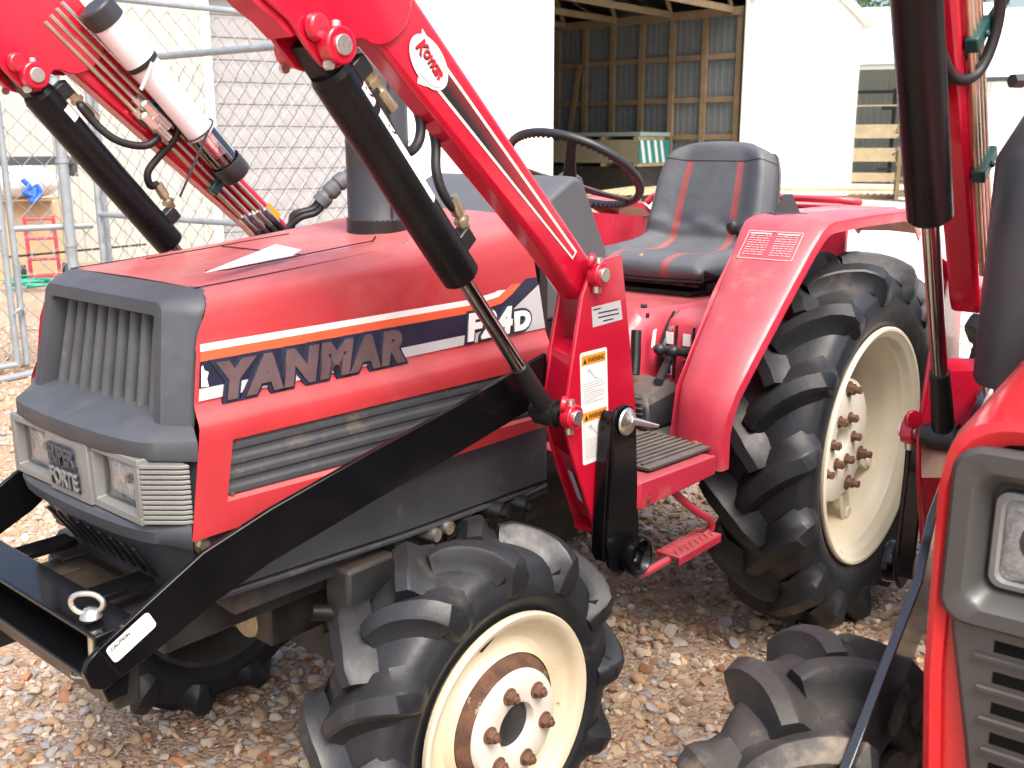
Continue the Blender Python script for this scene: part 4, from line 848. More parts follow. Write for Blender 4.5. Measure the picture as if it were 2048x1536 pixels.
    # tube rail behind the seat
    MB().tube(spline([(.32, .36, 1.145), (.33, .30, 1.175), (.33, .0, 1.178), (.335, -.28, 1.176), (.36, -.345, 1.172), (.40, -.36, 1.165), (.41, -.30, 1.155), (.40, .0, 1.15)], 6), .011, 10).build('rear_rail', 'red_cab', T, 60)
    g = MB(); g.box((.36, 0, 1.155), (.10, .66, .012)); g.box((.40, 0, 1.0), (.02, .66, .30)); g.build('rear_panel', 'red_cab', T, 40, .003)
    # ---------------- transmission cover and seat deck
    g = MB(); loops = []
    for x, w_, zt in ((-.72, .12, .79), (-.62, .17, .85), (-.55, .20, .932), (-.40, .225, .926), (.40, .24, .915)):
        loops.append([(x, -w_-.06, .64), (x, -w_-.035, .72), (x, -w_-.02, zt-.075), (x, -w_-.008, zt-.025), (x, -w_+.02, zt), (x, w_-.02, zt), (x, w_+.008, zt-.025), (x, w_+.02, zt-.075), (x, w_+.035, .72), (x, w_+.06, .64)])
    g.loft(loops); TC = g.build('transmission_cover', 'red_cab', T, 38)
    return T, TC
def bezel_mesh():
    g = MB()
    # front plate with two lamp openings and a centre badge field, built as rails
    X0, X1 = -1.917, -1.942
    def slab(y0, y1, z0, z1, x0=X0, x1=X1): g.box(((x0+x1)/2, (y0+y1)/2, (z0+z1)/2), (abs(x1-x0), y1-y0, z1-z0))
    for s in (-1, 1):
        a, b = (.078, .203)
        lo, hi = (s*a, s*b) if s > 0 else (s*b, s*a)
        slab(min(s*.070, s*.218), max(s*.070, s*.218), .862, .874); slab(min(s*.070, s*.218), max(s*.070, s*.218), .768, .781)
        slab(min(s*.203, s*.218), max(s*.203, s*.218), .781, .862); slab(min(s*.070, s*.078), max(s*.070, s*.078), .781, .862)
        # sloping reveals down to the glass
        o = [(lo, .862), (hi, .862), (hi, .781), (lo, .781)]; c = ((lo+hi)/2, .8215); i_ = [(c[0]+(y-c[0])*.94, c[1]+(z-c[1])*.92) for y, z in o]
        g.add([(X1+.001, y, z) for y, z in o]+[(-1.924, y, z) for y, z in i_], [(k, (k+1) % 4, 4+(k+1) % 4, 4+k) for k in range(4)])
    slab(-.070, .070, .768, .874, X0, X1-.005)
    return g.mesh('lamp_bezel', 35)
M['slot_black'] = mat('dark slot', (.004, .004, .004), .9, spec=.1)
M['cap_dusty'] = mat('dusty cream cap', (.30, .24, .15), .7, var=(20, .3), dirt=((.10, .07, .045), 22, .5, .2, .7))
M['bumper_black'] = mat('gloss black bumper', (.004, .004, .005), .12, spec=.28, var=(8, .2), rough_var=.04, bump=(18, .04))
M['bar_gloss'] = mat('gloss black bar', (.006, .006, .007), .18, coat=1, spec=.8, rough_var=.05)
M['plastic_cowl'] = mat('grey cowl plastic', (.070, .076, .085), .5, var=(7, .1), rough_var=.1, bump=(260, .1, .001), dust=((.22, .22, .22), .2))
M['vinyl_black'] = mat('black steering rim', (.022, .024, .027), .42, var=(14, .2), rough_var=.1)
M['grille_slat'] = mat('dusty grille slats', (.066, .071, .078), .7, var=(14, .2), bump=(120, .3, .002), dirt=((.17, .15, .11), 9, .58, .12, .6))

def seat_and_controls(T, TC):
    # seat: profile of (x, z, half width) from front lip to the top of the back, padded on both faces
    S = bpy.data.objects.new('seat', None); col.objects.link(S); S.parent = T; S.location = (0, 0, 0); S.empty_display_size = .1
    prof = [(-.258, .978, .205), (-.270, .996, .208), (-.258, 1.020, .212), (-.20, 1.032, .218), (-.10, 1.026, .224), (-.01, 1.022, .227), (.045, 1.032, .226), (.075, 1.058, .223), (.095, 1.095, .220), (.112, 1.15, .215), (.130, 1.21, .209), (.146, 1.26, .201), (.158, 1.295, .190), (.167, 1.322, .172), (.175, 1.337, .145), (.186, 1.343, .112)]
    pp = spline([V(*p) for p in prof], 5); npn = len(pp)
    def surf(u, v):
        i = min(npn-1, int(round(u*(npn-1)))); x, z, hw = pp[i]; y = (v-.5)*2*hw; a = pp[max(0, i-1)]; b = pp[min(npn-1, i+1)]
        t = unit(V(b[0]-a[0], b[1]-a[1])); nn = V(-t[1], t[0]); q = abs(2*v-1)
        # side bolsters roll forwards, edges roll back
        f = u; sst = lambda t: (lambda q_: q_*q_*(3-2*q_))(min(1, max(0, t))); bol = .030*sst((q-.45)/.4)*(1-.7*sst((q-.84)/.16))*sst((f-.14)/.22)*sst((.93-f)/.14)
        edge = -.045*max(0, (q-.82)/.18)**2*min(1, max(0, (u-.06)/.14))
        cush = .008*cos(q*pi/2)
        # pleats where back meets cushion
        pl = -.010*math.exp(-((f-.47)/.035)**2)+.006*math.exp(-((f-.54)/.02)**2)*cos(q*9)
        d = bol+edge+cush+pl
        return (x+nn[0]*d, y, z+nn[1]*d)
    g = MB(); nu, nv = npn-1, 36; g.grid(surf, nu, nv)
    # rim skirt closing the back
    mi = []
    for i in range(nu):
        for j in range(nv):
            v = (j+.5)/nv; u = (i+.5)/nu; q = abs(v-.5)*2
            mi.append(1 if .38 < q < .50 and .02 < u < .79 else 0)
    g.mi = mi
    o = g.build('seat_cover', ['vinyl', 'vinyl_red'], S, 60, recalc=False)
    so = o.modifiers.new('solid', 'SOLIDIFY'); so.thickness = .014; so.offset = 1 if False else -1
    g = MB()
    rimp = [surf(0, j/36) for j in range(37)]; g.tube([V(p)+V(0, 0, -.004) for p in rimp], .004, 6)
    g.tube([surf(i/nu, 0) for i in range(nu+1)], .0035, 6); g.tube([surf(i/nu, 1) for i in range(nu+1)], .0035, 6)
    hd = [surf(.79, j/36) for j in range(37)]; g.tube([V(p)+V(.0005, 0, 0) for p in hd], .0020, 6); g.build('piping', 'vinyl_black', S, 60)
    g = MB(); c = V(-.243, .055, 1.0265); P = [V(0, .022, .002), V(.012, .010, .004), V(.016, -.004, .0045), V(.010, -.02, .004), V(-.002, -.014, .002), V(-.006, .004, .0015)]; P = [V(p[0]*1.0-.0, p[1], p[2]) for p in P]
    q = MB(); q.add([V(-.258, .010, 1.018)+V(a*.55, b*.9, a*.62+.004) for a, b in ((-.012, .016), (.006, .010), (.022, -.006), (.026, -.014), (.010, -.012), (-.008, .0))], [tuple(range(6))]); q.build('tear', 'foam', S, 0)
    g = MB(); g.box((-.06, 0, .985), (.36, .38, .02)); g.box((-.06, -.13, .965), (.38, .03, .02)); g.box((-.06, .13, .965), (.38, .03, .02)); g.box((.0, 0, .945), (.30, .32, .02)); g.box((-.06, 0, .930), (.34, .30, .016)); g.cyl((-.235, -.18, .960), (-.235, .18, .960), .007, .007, 10); g.build('seat_frame', 'engine', S, 40, .003)
    # left side wall details on the transmission cover
    yl = -.262
    g = MB(); pts = [(-.545, .905), (-.53, .86), (-.535, .80), (-.56, .745)]
    def side(x, z, d=0): return V(x, -(.236 + max(0, (.90-z))*.15)-d, z)
    g = MB(); g.tube(spline([side(x, z, .002) for x, z in ((-.445, .915), (-.488, .875), (-.520, .83), (-.532, .79))], 6), .009, 8); g.build('lever_slot', 'black_satin', TC)
    g = MB(); g.cyl(side(-.52, .82, 0), side(-.535, .812, .03), .009, .009, 12); g.cyl(side(-.535, .812, .03), side(-.63, .775, .055), .0105, .0115, 16); g.cyl(side(-.63, .775, .055), side(-.634, .774, .057), .009, .009, 14); g.build('lever', 'vinyl_black', TC, 45)
    g = MB(); g.add([side(x, z, .003) for x, z in ((-.553, .885), (-.536, .888), (-.552, .848), (-.570, .844))], [(0, 1, 2, 3)]); g.build('sticker', 'white_print', TC)
    g = MB(); g.cyl(side(-.575, .925, 0), side(-.575, .925, .003), .007, .007, 14); g.build('hole', 'black_satin', TC)
    g = MB(); g.cyl(side(-.585, .950, -.01), side(-.585, .950, .004), .006, .005, 12); g.build('bolt', 'stack', TC)
    g = MB(); g.tube(spline([side(x, z, .002) for x, z in ((-.625, .895), (-.632, .865), (-.640, .83), (-.652, .79))], 5), .013, 10); g.build('pivot_slot', 'black_satin', TC)
    # lever console against the fender
    g = MB(); g.prism([(-.515, .64), (-.505, .86), (-.485, .905), (-.44, .925), (-.30, .925), (-.30, .64)], 'y', -.242, -.392)
    CN = g.build('lever_console', 'red_cab', T, 40, .010)
    nrm = unit(V(-.995, 0, .07)); 
    def cf(a, b, d=0): return V(-.5077+.045*(b-.80), -.252-a, b)+nrm*(.001+d)     # a across, b height
    for k, a in enumerate((.028, .078)):
        g = MB(); g.bar(cf(a, .76), cf(a, .895), .006, .004, nrm); g.build('gate_slot', 'black_satin', CN)
        g = MB(); g.box(cf(a-.016, .79, .001), (.003, .016, .045)); g.build('gate_plate', 'white_print', CN)
        g = MB(); g.box(cf(a-.016, .801, .003), (.003, .013, .019)); g.box(cf(a-.016, .779, .003), (.003, .013, .015)); g.build('gate_print', 'navy', CN)
        g = MB(); g.box(cf(a-.018, .862, .002), (.004, .02, .03)); g.build('gate_label', 'white_print', CN)
        g = MB(); p0 = cf(a, .83); p1 = p0+V(-.055, .012+.01*k, .012); g.cyl(p0, p1, .012, .009, 12); g.lathe([(0, .016), (.010, .013), (.015, .004), (.015, -.004), (.011, -.012), (.006, -.016)], p1, (-.9, .2, .15), 18); g.build('lever', 'vinyl_black', CN, 50)
    for a, b in ((.012, .888), (.098, .888), (.012, .752), (.098, .752)):
        g = MB(); hexnut(g, cf(a, b), nrm, .005, .004, 0); g.build('bolt', 'zinc', CN)
    # brake pedal housing on the floor
    g = MB(); g.loft([[(-.72, -.20, .675), (-.72, -.345, .675), (-.53, -.345, .675), (-.53, -.20, .675)], [(-.72, -.20, .74), (-.715, -.335, .735), (-.555, -.335, .755), (-.555, -.20, .76)], [(-.70, -.21, .765), (-.695, -.315, .755), (-.59, -.315, .775), (-.59, -.21, .78)]]); PH = g.build('pedal_housing', 'plastic_dk', T, 35, .006)
    for k in range(6):
        q = MB(); z = .690+.0125*k; q.box((-.724+.001*k, -.27, z), (.008, .12-.004*k, .005)); q.build('rib', 'plastic_dk', PH, 30, .001)
    g = MB(); g.cyl((-.60, -.342, .715), (-.60, -.349, .713), .010, .010, 14); g.build('hole', 'black_satin', PH)
    # knob on the fender inner side
    g = MB(); g.cyl((-.27, -.345, 1.06), (-.305, -.325, 1.12), .005, .005, 8); g.lathe([(0, .020), (.012, .017), (.017, .006), (.017, -.006), (.012, -.016), (0, -.018)], (-.313, -.32, 1.131), (-.3, .2, .9), 18); g.build('lift_lever', 'vinyl_black', T, 50)

T, TC = main_tractor()
seat_and_controls(T, TC)
FX, FZ = -1.4554, .3318
STEER = radians(-3)
wheel(T, FX, -.455, FZ+.005, -1, True, spin=radians(-1), steer=STEER); wheel(T, FX, .455, FZ+.005, 1, True, spin=radians(11), steer=STEER)
wheel(T, 0, -.50, .527, -1, False, spin=radians(4)); wheel(T, 0, .50, .527, 1, False, spin=radians(13))
AL, CL, UL = loader_side(T, -1)
AR, CR, UR = loader_side(T, 1)

# steel oil lines on the inner face of the right arm, clamps, unions and hoses to the valve
def oil_lines(A, s, yface, second=False):
    d = unit(V(.425, 0, -.402)); n = V(-d[2], 0, d[0])      # n points up and back across the arm
    c = V(-1.30, yface-s*.008, 1.205)
    for k in range(4):
        off = -.018+.018*k
        p0 = c+n*off-d*.55; p1 = c+n*off+d*(.02+.012*k)
        if second: p1 = c+n*off+d*.12
        MB().tube([p0, p1], .0048, 10).build('oil_line', 'zinc' if k % 2 else 'brass', A, 60)
    for t in (-.29, -.075):
        g = MB(); g.box(c+d*t+n*.009-V(0, s*.004, 0), (.022, .020, .075), np.stack([d, V(0, 1, 0), n], 1)); g.cyl(c+d*t+n*.009-V(0, s*.012, 0), c+d*t+n*.009-V(0, s*.019, 0), .006, .006, 6); g.build('line_clamp', 'green_clamp', A, 40, .003)
    if second: return
    for k, t in ((0, -.30), (1, -.315)):
        g = MB(); p = c+n*(-.018+.018*k)+d*t-V(0, s*.006, 0); g.cyl(p-d*.018, p+d*.01, .0105, .0105, 6); g.cyl(p-V(0, 0, 0), p-V(0, s*.018, 0), .009, .009, 10)
        q = p-V(0, s*.018, 0); g.cyl(q-d*.004, q+d*.03, .011, .010, 6); g.cyl(q+d*.03, q+d*.066, .0105, .0105, 12); g.build('line_union', 'zinc', A, 40)
    for k in range(4):
        p = c+n*(-.018+.018*k)+d*(.02+.012*k); g = MB(); g.cyl(p, p+d*.016, .0095, .0095, 6); g.cyl(p+d*.016, p+d*.05, .0085, .0085, 14); g.build('hose_end', 'steel', A, 40)
        if k in (1, 3): g = MB(); g.box(p+d*.025+n*.012, (.045, .0015, .020), np.stack([d, V(0, 1, 0), n], 1)); g.build('line_tag', 'warn_orange' if k == 3 else 'white_print', A)
oil_lines(AR, 1, .420)
ends = []
dd = unit(V(.425, 0, -.402)); nn_ = V(-dd[2], 0, dd[0]); c_ = V(-1.30, .411, 1.205)
hs = MB()
for k in range(4):
    p = c_+nn_*(-.018+.018*k)+dd*(.07+.012*k)
    o = V(0, .006*(k-1.5), .009*(k % 2))
    hs.tube(spline([p, p+dd*.05+V(0, -.01, -.004), V(-1.185, .36, 1.168)+o, V(-1.145, .335, 1.185)+o, V(-1.12, .315, 1.225)+o, V(-1.085, .30, 1.258)+o, V(-1.02, .285, 1.268)+o, V(-.93, .27, 1.235)+o], 5), .0075, 8)
hs.build('hydraulic_hose', 'hose', T, 60)
hw = MB(); sp_ = spline([V(-1.135, .328, 1.205), V(-1.11, .312, 1.235), V(-1.085, .30, 1.258), V(-1.05, .29, 1.268), V(-1.02, .285, 1.268)], 10)
hw.tube(sp_, [.021 if k % 8 < 6 else .0175 for k in range(len(sp_))], 14); hw.build('hose_wrap', 'spiral', T, 40)

# document tube strapped to the right arm
DT = thing('document_tube', 'milky white plastic manual tube with black caps strapped along the right loader arm', 'tube')
q0 = V(-1.622, .372, 1.596); q1 = V(-1.338, .372, 1.283); qa = unit(q1-q0); Lq = np.linalg.norm(q1-q0)
MB().cyl(q0+qa*.02, q0+qa*(Lq*.30), .0335, .0335, 32).build('upper_sleeve', 'tube_white', DT, 40)
g = MB(); g.cyl(q0+qa*Lq*.29, q0+qa*Lq*.74, .031, .031, 32); g.build('tube_body', 'tube_white', DT, 40)
g = MB(); g.lathe([(.031, Lq*.74), (.031, Lq*.96), (.0285, Lq*.96), (.0285, Lq*.74)], q0, qa, 32, closed=True); g.build('clear_end', 'tube_clear', DT, 40)
MB().cyl(q0+qa*(Lq*.28), q0+qa*(Lq*.305), .0345, .0345, 32).build('strap', 'ink', DT, 40)
MB().lathe([(0, -.012), (.033, -.012), (.0365, -.008), (.0365, .026), (.034, .028)], q0, qa, 32).build('cap', 'cap_black', DT, 40)
MB().lathe([(.0345, Lq*.93), (.0365, Lq*.93), (.0365, Lq*1.02), (.033, Lq*1.03), (0, Lq*1.03)], q0, qa, 32).build('cap', 'cap_black', DT, 40)
sd = unit(np.cross(qa, (0, 1, 0)))
tie = MB(); tie.tube([q0+qa*Lq*.72+(V(0, 1, 0)*cos(a)+sd*sin(a))*.0355 for a in np.linspace(0, 2*pi, 30, endpoint=False)], .0022, 6, closed=True)
tie.bar(q0+qa*Lq*.72+V(0, -.036, .0), q0+qa*Lq*.72+V(-.115, -.02, -.175)*.78+V(0, -.036, 0), .005, .0015, (0, 1, 0)); tie.build('cable_tie', 'cap_black', DT)
tie = MB(); tie.bar(q0+qa*Lq*.30+V(0, -.036, 0), q0+qa*Lq*.30+V(-.035, -.045, -.055), .007, .0015, (0, 1, 0)); tie.build('cable_tie', 'ink_grey', DT)

# folded paper on the hood
g = MB(); z = 1.1465
pp_ = [(-1.713, -.208), (-1.525, -.148), (-1.478, -.176), (-1.50, -.186)]
pp_ = [(-1.775, -.172, 1.1395), (-1.585, -.113, 1.1555), (-1.556, -.142, 1.158), (-1.583, -.150, 1.150)]
g.add(pp_+[(-1.70, -.15, 1.149), (-1.60, -.128, 1.170)], [(0, 3, 2, 5), (0, 5, 1, 4), (4, 1, 5)])
for p in (): pass
tag(g.build('paper', 'paper', None, 0), 'folded white paper lying on the front of the red hood', 'paper')

# ------------------------------------------------------------------ second tractor, right edge of the picture
PSI = radians(3)
T2 = thing('tractor', 'red tractor with grey slotted grille and muffler close to the camera at right edge', 'tractor', (.337, -1.451, 0), PSI)
chassis(T2, True)
def second_tractor(T2):
    g = MB()
    # red hood with a rounded front rim
    def hl(x, w_, zt, zb=.60, r=.06):
        P = [(w_-.012, zb), (w_, .75), (w_+.004, .97)]
        for k in range(7): a = k/6*pi/2; P.append((w_-r+r*cos(a), zt-r+r*sin(a)))
        P.append((0, zt+.012)); P = P+[(-y, z) for y, z in P[:-1][::-1]]
        return [(x, y, z) for y, z in P]
    g.loft([hl(-1.885, .262, 1.030, .60), hl(-1.895, .272, 1.046, .60), hl(-1.890, .280, 1.054, .60), hl(-1.86, .284, 1.058, .60), hl(-1.5, .288, 1.085, .70), hl(-1.03, .288, 1.115, .74)], False, False, False)
    H = g.build('hood', 'red_second', T2, 40)
    g = MB(); fo = [(y, z) for x, y, z in hl(-1.88, .272, 1.046, .60)]; fo = [(y, z) for y, z in fo if z < .99]; fl = [(y, z) for y, z in fo if y > 0]; g.prism([(.19, .60)]+fl+[(.255, .97), (.245, .83), (.19, .83)], 'x', -1.876, -1.862); g.build('hood_front', 'red_second', H, 40); g = MB(); g.prism([(-y, z) for y, z in [(.19, .60)]+fl+[(.255, .97), (.245, .83), (.19, .83)]], 'x', -1.876, -1.862); g.build('hood_front', 'red_second', H, 40)
    # grey front panel
    g = MB(); lo = [(.218, .60), (.232, .68), (.256, .80), (.260, .828)]; up_ = [(.260, .828), (.262, .90), (.262, .985), (.252, 1.010), (.225, 1.024), (.0, 1.034)]
    g.prism(lo+[(-y, z) for y, z in lo[::-1]], 'x', -1.888, -1.83); g.prism(up_+[(-y, z) for y, z in up_[:-1][::-1]], 'x', -1.850, -1.83); g.prism([(-.032, .83), (.032, .83), (.032, 1.03), (-.032, 1.03)], 'x', -1.888, -1.849)
    FP = g.build('front_panel', 'plastic_second', T2, 40, .006)
    for s in (1, -1):
        # raised rounded bezel around the lamp
        def rr(y0, y1, z0, z1, r, x):
            o = []
            for cy, cz, a0 in ((y1-r, z1-r, 0), (y0+r, z1-r, 90), (y0+r, z0+r, 180), (y1-r, z0+r, 270)):
                for k in range(6): a = radians(a0+18*k); o.append((x, s*(cy+r*cos(a)), cz+r*sin(a)))
            return o
        g = MB(); g.loft([rr(.028, .270, .820, 1.024, .030, -1.885), rr(.028, .270, .820, 1.024, .030, -1.897), rr(.033, .265, .825, 1.019, .028, -1.903), rr(.048, .247, .842, .999, .022, -1.903), rr(.052, .242, .847, .994, .020, -1.898), rr(.062, .230, .858, .980, .016, -1.870)], True, False, False); B = g.build('lamp_bezel', 'plastic_second', FP, 40)
        g = MB(); g.add(rr(.062, .230, .858, .980, .016, -1.869), [tuple(range(24))]); g.build('bezel_back', 'black_satin', B, 0)
        g = MB(); g.loft([rr(.070, .226, .864, .974, .014, -1.871), rr(.070, .226, .864, .974, .014, -1.878), rr(.076, .220, .870, .968, .012, -1.880), rr(.080, .216, .874, .964, .010, -1.877)], True, False, False); g.build('lamp_rim', 'silver', B, 40)
        g = MB(); g.grid(lambda u, v: (-1.877-.008*(1-(2*u-1)**4)*(1-(2*v-1)**4), s*(.148+(u-.5)*.138), .919+(v-.5)*.092), 10, 8); g.build('headlight', 'glass', FP, 60)
        g = MB(); g.grid(lambda u, v: (-1.8735+.012*(1-((2*u-1)**2+(2*v-1)**2)/2)-.004, s*(.148+(u-.5)*.140), .919+(v-.5)*.094), 14, 10); g.build('reflector', 'reflector', FP, 60)
    for k in range(6):
        z = .803-.037*k
        q = MB(); q.box((-1.8895, 0, z+.0175), (.010, .47-.012*k, .004)); q.build('panel_seam', 'plastic_dk', FP, 30)
        q = MB(); q.box((-1.8875, 0, z-.004), (.0026, .420-.004*k, .0135)); q.build('grille_slot', 'slot_black', FP, 30)
    # side muffler
    c = (-1.36, .317)
    g = MB(); g.lathe([(.0, .0), (.055, .0), (.061, .01), (.061, .335), (.058, .345), (.030, .40), (.0235, .405), (.0235, .46), (.022, .70), (.0, .70)], (c[0], c[1], .98), (0, 0, 1), 40); MU = g.build('exhaust_muffler', 'stack', T2, 40)
    g = MB(); g.cyl((c[0]-.022, c[1]+.01, 1.425), (c[0]-.050, c[1]+.03, 1.425), .008, .008, 8); g.cyl((c[0]-.050, c[1]+.03, 1.425), (c[0]-.062, c[1]+.038, 1.425), .011, .010, 6); g.lathe([(.026, -.012), (.029, -.008), (.029, .008), (.026, .012)], (c[0], c[1], 1.425), (0, 0, 1), 28); g.build('clamp', 'stack', MU, 40)
    g = MB(); g.cyl((c[0], c[1], .75), (c[0], c[1], .985), .03, .03, 20); g.build('exhaust_pipe', 'cast', T2)
    return H
M['red_second'] = mat('red hood paint of second tractor', (.54, .018, .022), .30, var=(4, .08), rough_var=.08, coat=.35, bump=(40, .04), dirt=((.66, .3, .25), 6, .62, .2, .25))
M['plastic_second'] = mat('grey front panel', (.050, .051, .050), .38, var=(6, .1), rough_var=.1, bump=(200, .06, .001), dust=((.2, .2, .19), .12))
second_tractor(T2)
A2, C2, U2 = loader_side(T2, 1, radians(15), second=True, decals=False); loader_side(T2, -1, radians(15), second=True, decals=False)
oil_lines(A2, 1, .420, True)
for s in (1, -1): wheel(T2, -1.785, s*.44, FZ-.004, s, True, spin=radians(7), mud=True, steer=radians(2)); wheel(T2, .02, s*.50, .527, s, False, spin=radians(9))

# ------------------------------------------------------------------ fence
FE = thing('fence', 'tall galvanised chain link fence behind the hood and muffler stack', 'fence')
def mesh_panel(p0, p1, z0, z1, name, par, dia=.062):
    p0, p1 = V(*p0, 0), V(*p1, 0); L = np.linalg.norm(p1-p0); d = (p1-p0)/L; nrm = V(-d[1], d[0], 0); g = MB(); r = .0025
    n = int(L/dia)+2
    for k in range(n):
        for sg in (0,):
            # one woven wire: a vertical zigzag
            x0 = k*dia; pts = []; m = int((z1-z0)/(dia*1.05))
            for i in range(m+1):
                xx = x0+(dia*.52 if (i+k) % 2 else -dia*.52); xx = min(max(xx, 0), L)
                pts.append(p0+d*xx+nrm*(.003 if (i+k) % 2 else -.003)+V(0, 0, z0+i*dia*1.05))
            loops = []
            for a, b in zip(pts, pts[1:]):
                if np.linalg.norm(b-a) < .02: continue
                t = unit(b-a); u = nrm*r; w_ = unit(np.cross(t, nrm))*r
                g.loft([[a+u, a+w_, a-u, a-w_], [b+u, b+w_, b-u, b-w_]], True, False, False)
    o = g.build(name, 'wire', par, 0, recalc=False); o['kind'] = 'stuff'; return o
def pipe(par, nm, a, b, r): MB().cyl(a, b, r, r, 16).build(nm, 'galv', par, 40)
pipe(FE, 'post', (.27, 4.5, 0), (.27, 4.5, 2.27), .031); MB().lathe([(0, .04), (.02, .034), (.034, .01), (.035, -.02)], (.27, 4.5, 2.27), (0, 0, 1), 18).build('post_cap', 'galv', FE, 40)
pipe(FE, 'post', (2.75, 4.55, 0), (2.75, 4.55, 2.25), .025)
pipe(FE, 'top_rail', (.27, 4.5, 2.215), (2.8, 4.55, 2.235), .021)
mesh_panel((.30, 4.53), (2.75, 4.58), .03, 2.2, 'wire_mesh', FE)
for z in (.25, .75, 1.25, 1.75): MB().lathe([(.033, -.012), (.036, -.01), (.036, .01), (.033, .012)], (.27, 4.5, z), (0, 0, 1), 18).build('tension_band', 'galv', FE, 40)
G1 = thing('fence_gate', 'open chain link gate leaf swung towards the tractor', 'gate', group=None)
ga, gb = (.43, 4.42), (.60, 2.05)
for p in (ga, gb): pipe(G1, 'gate_stile', (*p, .06), (*p, 1.82), .019)
for z in (.06, .93, 1.82): pipe(G1, 'gate_rail', (*ga, z), (*gb, z), .0195 if z > 1 else .017)
mesh_panel(ga, gb, .07, 1.82, 'wire_mesh', G1)
pipe(G1, 'gate_stile', (.52, 4.52, .02), (.52, 4.52, 1.75), .018)
G2 = thing('fence_gate', 'closed chain link gate leaf at the left edge beside the parked tractor', 'gate')
ha, hb = (-2.4, 4.52), (-.095, 4.575)
for p in (ha, hb): pipe(G2, 'gate_stile', (*p, .04), (*p, 1.73), .0195)
for z in (.05, .865, 1.73): pipe(G2, 'gate_rail', (*ha, z), (*hb, z), .018)
mesh_panel(ha, hb, .05, 1.73, 'wire_mesh', G2)
G3 = thing('fence', 'narrow chain link panel between the gate leaf and the thick post', 'fence')
pipe(G3, 'stile', (-.030, 4.60, .04), (-.030, 4.60, 1.6), .0195)
for z in (.02, .86): pipe(G3, 'rail', (-.03 if z > .5 else -.6, 4.60 if z > .5 else 4.30, z), (.42, 4.50, z), .019)
mesh_panel((-.03, 4.59), (.25, 4.54), .05, 1.6, 'wire_mesh', G3)
g = MB(); g.tube(spline([(-.095, 4.55, .36), (-.06, 4.54, .39), (-.03, 4.57, .36), (-.03, 4.62, .37), (-.07, 4.63, .36)], 4), .009, 8, closed=True); g.build('latch', 'galv', G3, 50)

# ------------------------------------------------------------------ buildings
def ribbed(p0, p1, z0, z1, pitch=.23, depth=.018, out=None, name='wall', m='white_metal', par=None, top=None):
    """ribbed steel siding from p0 to p1 (plan); out = outward normal; top(u) gives the upper edge"""
    p0, p1 = V(*p0), V(*p1); L = np.linalg.norm(p1-p0); d = (p1-p0)/L; o = V(d[1], -d[0]) if out is None else V(*out); g = MB(); prof = []
    k = 0.0
    while k < L:
        for a, b in ((0, 0), (pitch*.62, 0), (pitch*.72, depth), (pitch*.88, depth), (pitch*.98, 0)):
            if k+a < L: prof.append((k+a, b))
        k += pitch
    prof.append((L, 0)); P = []
    for a, b in prof:
        q = p0+d*a+o*b; zt = z1 if top is None else top(a/L); P += [(q[0], q[1], z0), (q[0], q[1], zt)]
    g.add(P, [(2*i, 2*i+2, 2*i+3, 2*i+1) for i in range(len(prof)-1)]); return g.build(name, m, par, 20, recalc=False)
B1 = thing('workshop_building', 'cream steel building with grey roll up door behind the fence', 'building', (4.5, 9.5, 0), radians(-20))
def L1(x, y): return (x, y)
ribbed((-9, 0), (.12, 0), 0, 4.6, out=(0, -1), m='cream_metal', par=B1, name='wall')
ribbed((2.48, 0), (4.89, 0), 0, 4.6, out=(0, -1), m='white_metal', par=B1, name='wall', depth=.012)
ribbed((.12, -.0), (2.48, -.0), 3.15, 4.6, out=(0, -1), m='cream_metal', par=B1, name='wall')
g = MB(); g.box((4.89+.0, 3.5, 2.3), (.06, 7, 4.6)); g.box((4.90, .0, 2.3), (.10, .08, 4.6)); g.build('side_wall', 'white_metal', B1)
g = MB(); g.box((-2.05, 7, 2.3), (13.9, .06, 4.6)); g.box((-9, 3.5, 2.3), (.06, 7, 4.6)); g.build('back_wall', 'cream_metal', B1)
g = MB(); g.prism([(-.3, 4.58), (3.5, 5.7), (7.3, 4.58), (7.3, 4.66), (3.5, 5.78), (-.3, 4.66)], 'x', -9.3, 5.1); g.build('roof', 'white_metal', B1)
DR = MB(); DR.box((1.30, .16, 1.57), (2.5, .04, 3.2)); DRo = DR.build('roll_up_door', 'door_grey', B1)
me = None
for k in range(12):
    z = .005+.262*k
    if me is None:
        q = MB(); q.prism([(-.0, .004), (-.016, .010), (-.018, .20), (-.012, .222), (-.016, .238), (-.014, .252), (.0, .260)], 'x', -1.17, 1.17)
        q.v = [(v[0], v[1], v[2]) for v in q.v]; me = q.mesh('door_slat', 30)
    o = put('door_slat', me, 'door_grey', DRo); o.location = (1.30, .14, z)
for x in (.07, 2.53):
    q = MB(); q.box((x, -.025, 1.57), (.11, .05, 3.2)); q.build('door_jamb', 'white_metal', B1)
q = MB(); q.box((1.3, -.025, 3.22), (2.57, .05, .10)); q.build('door_header', 'white_metal', B1)

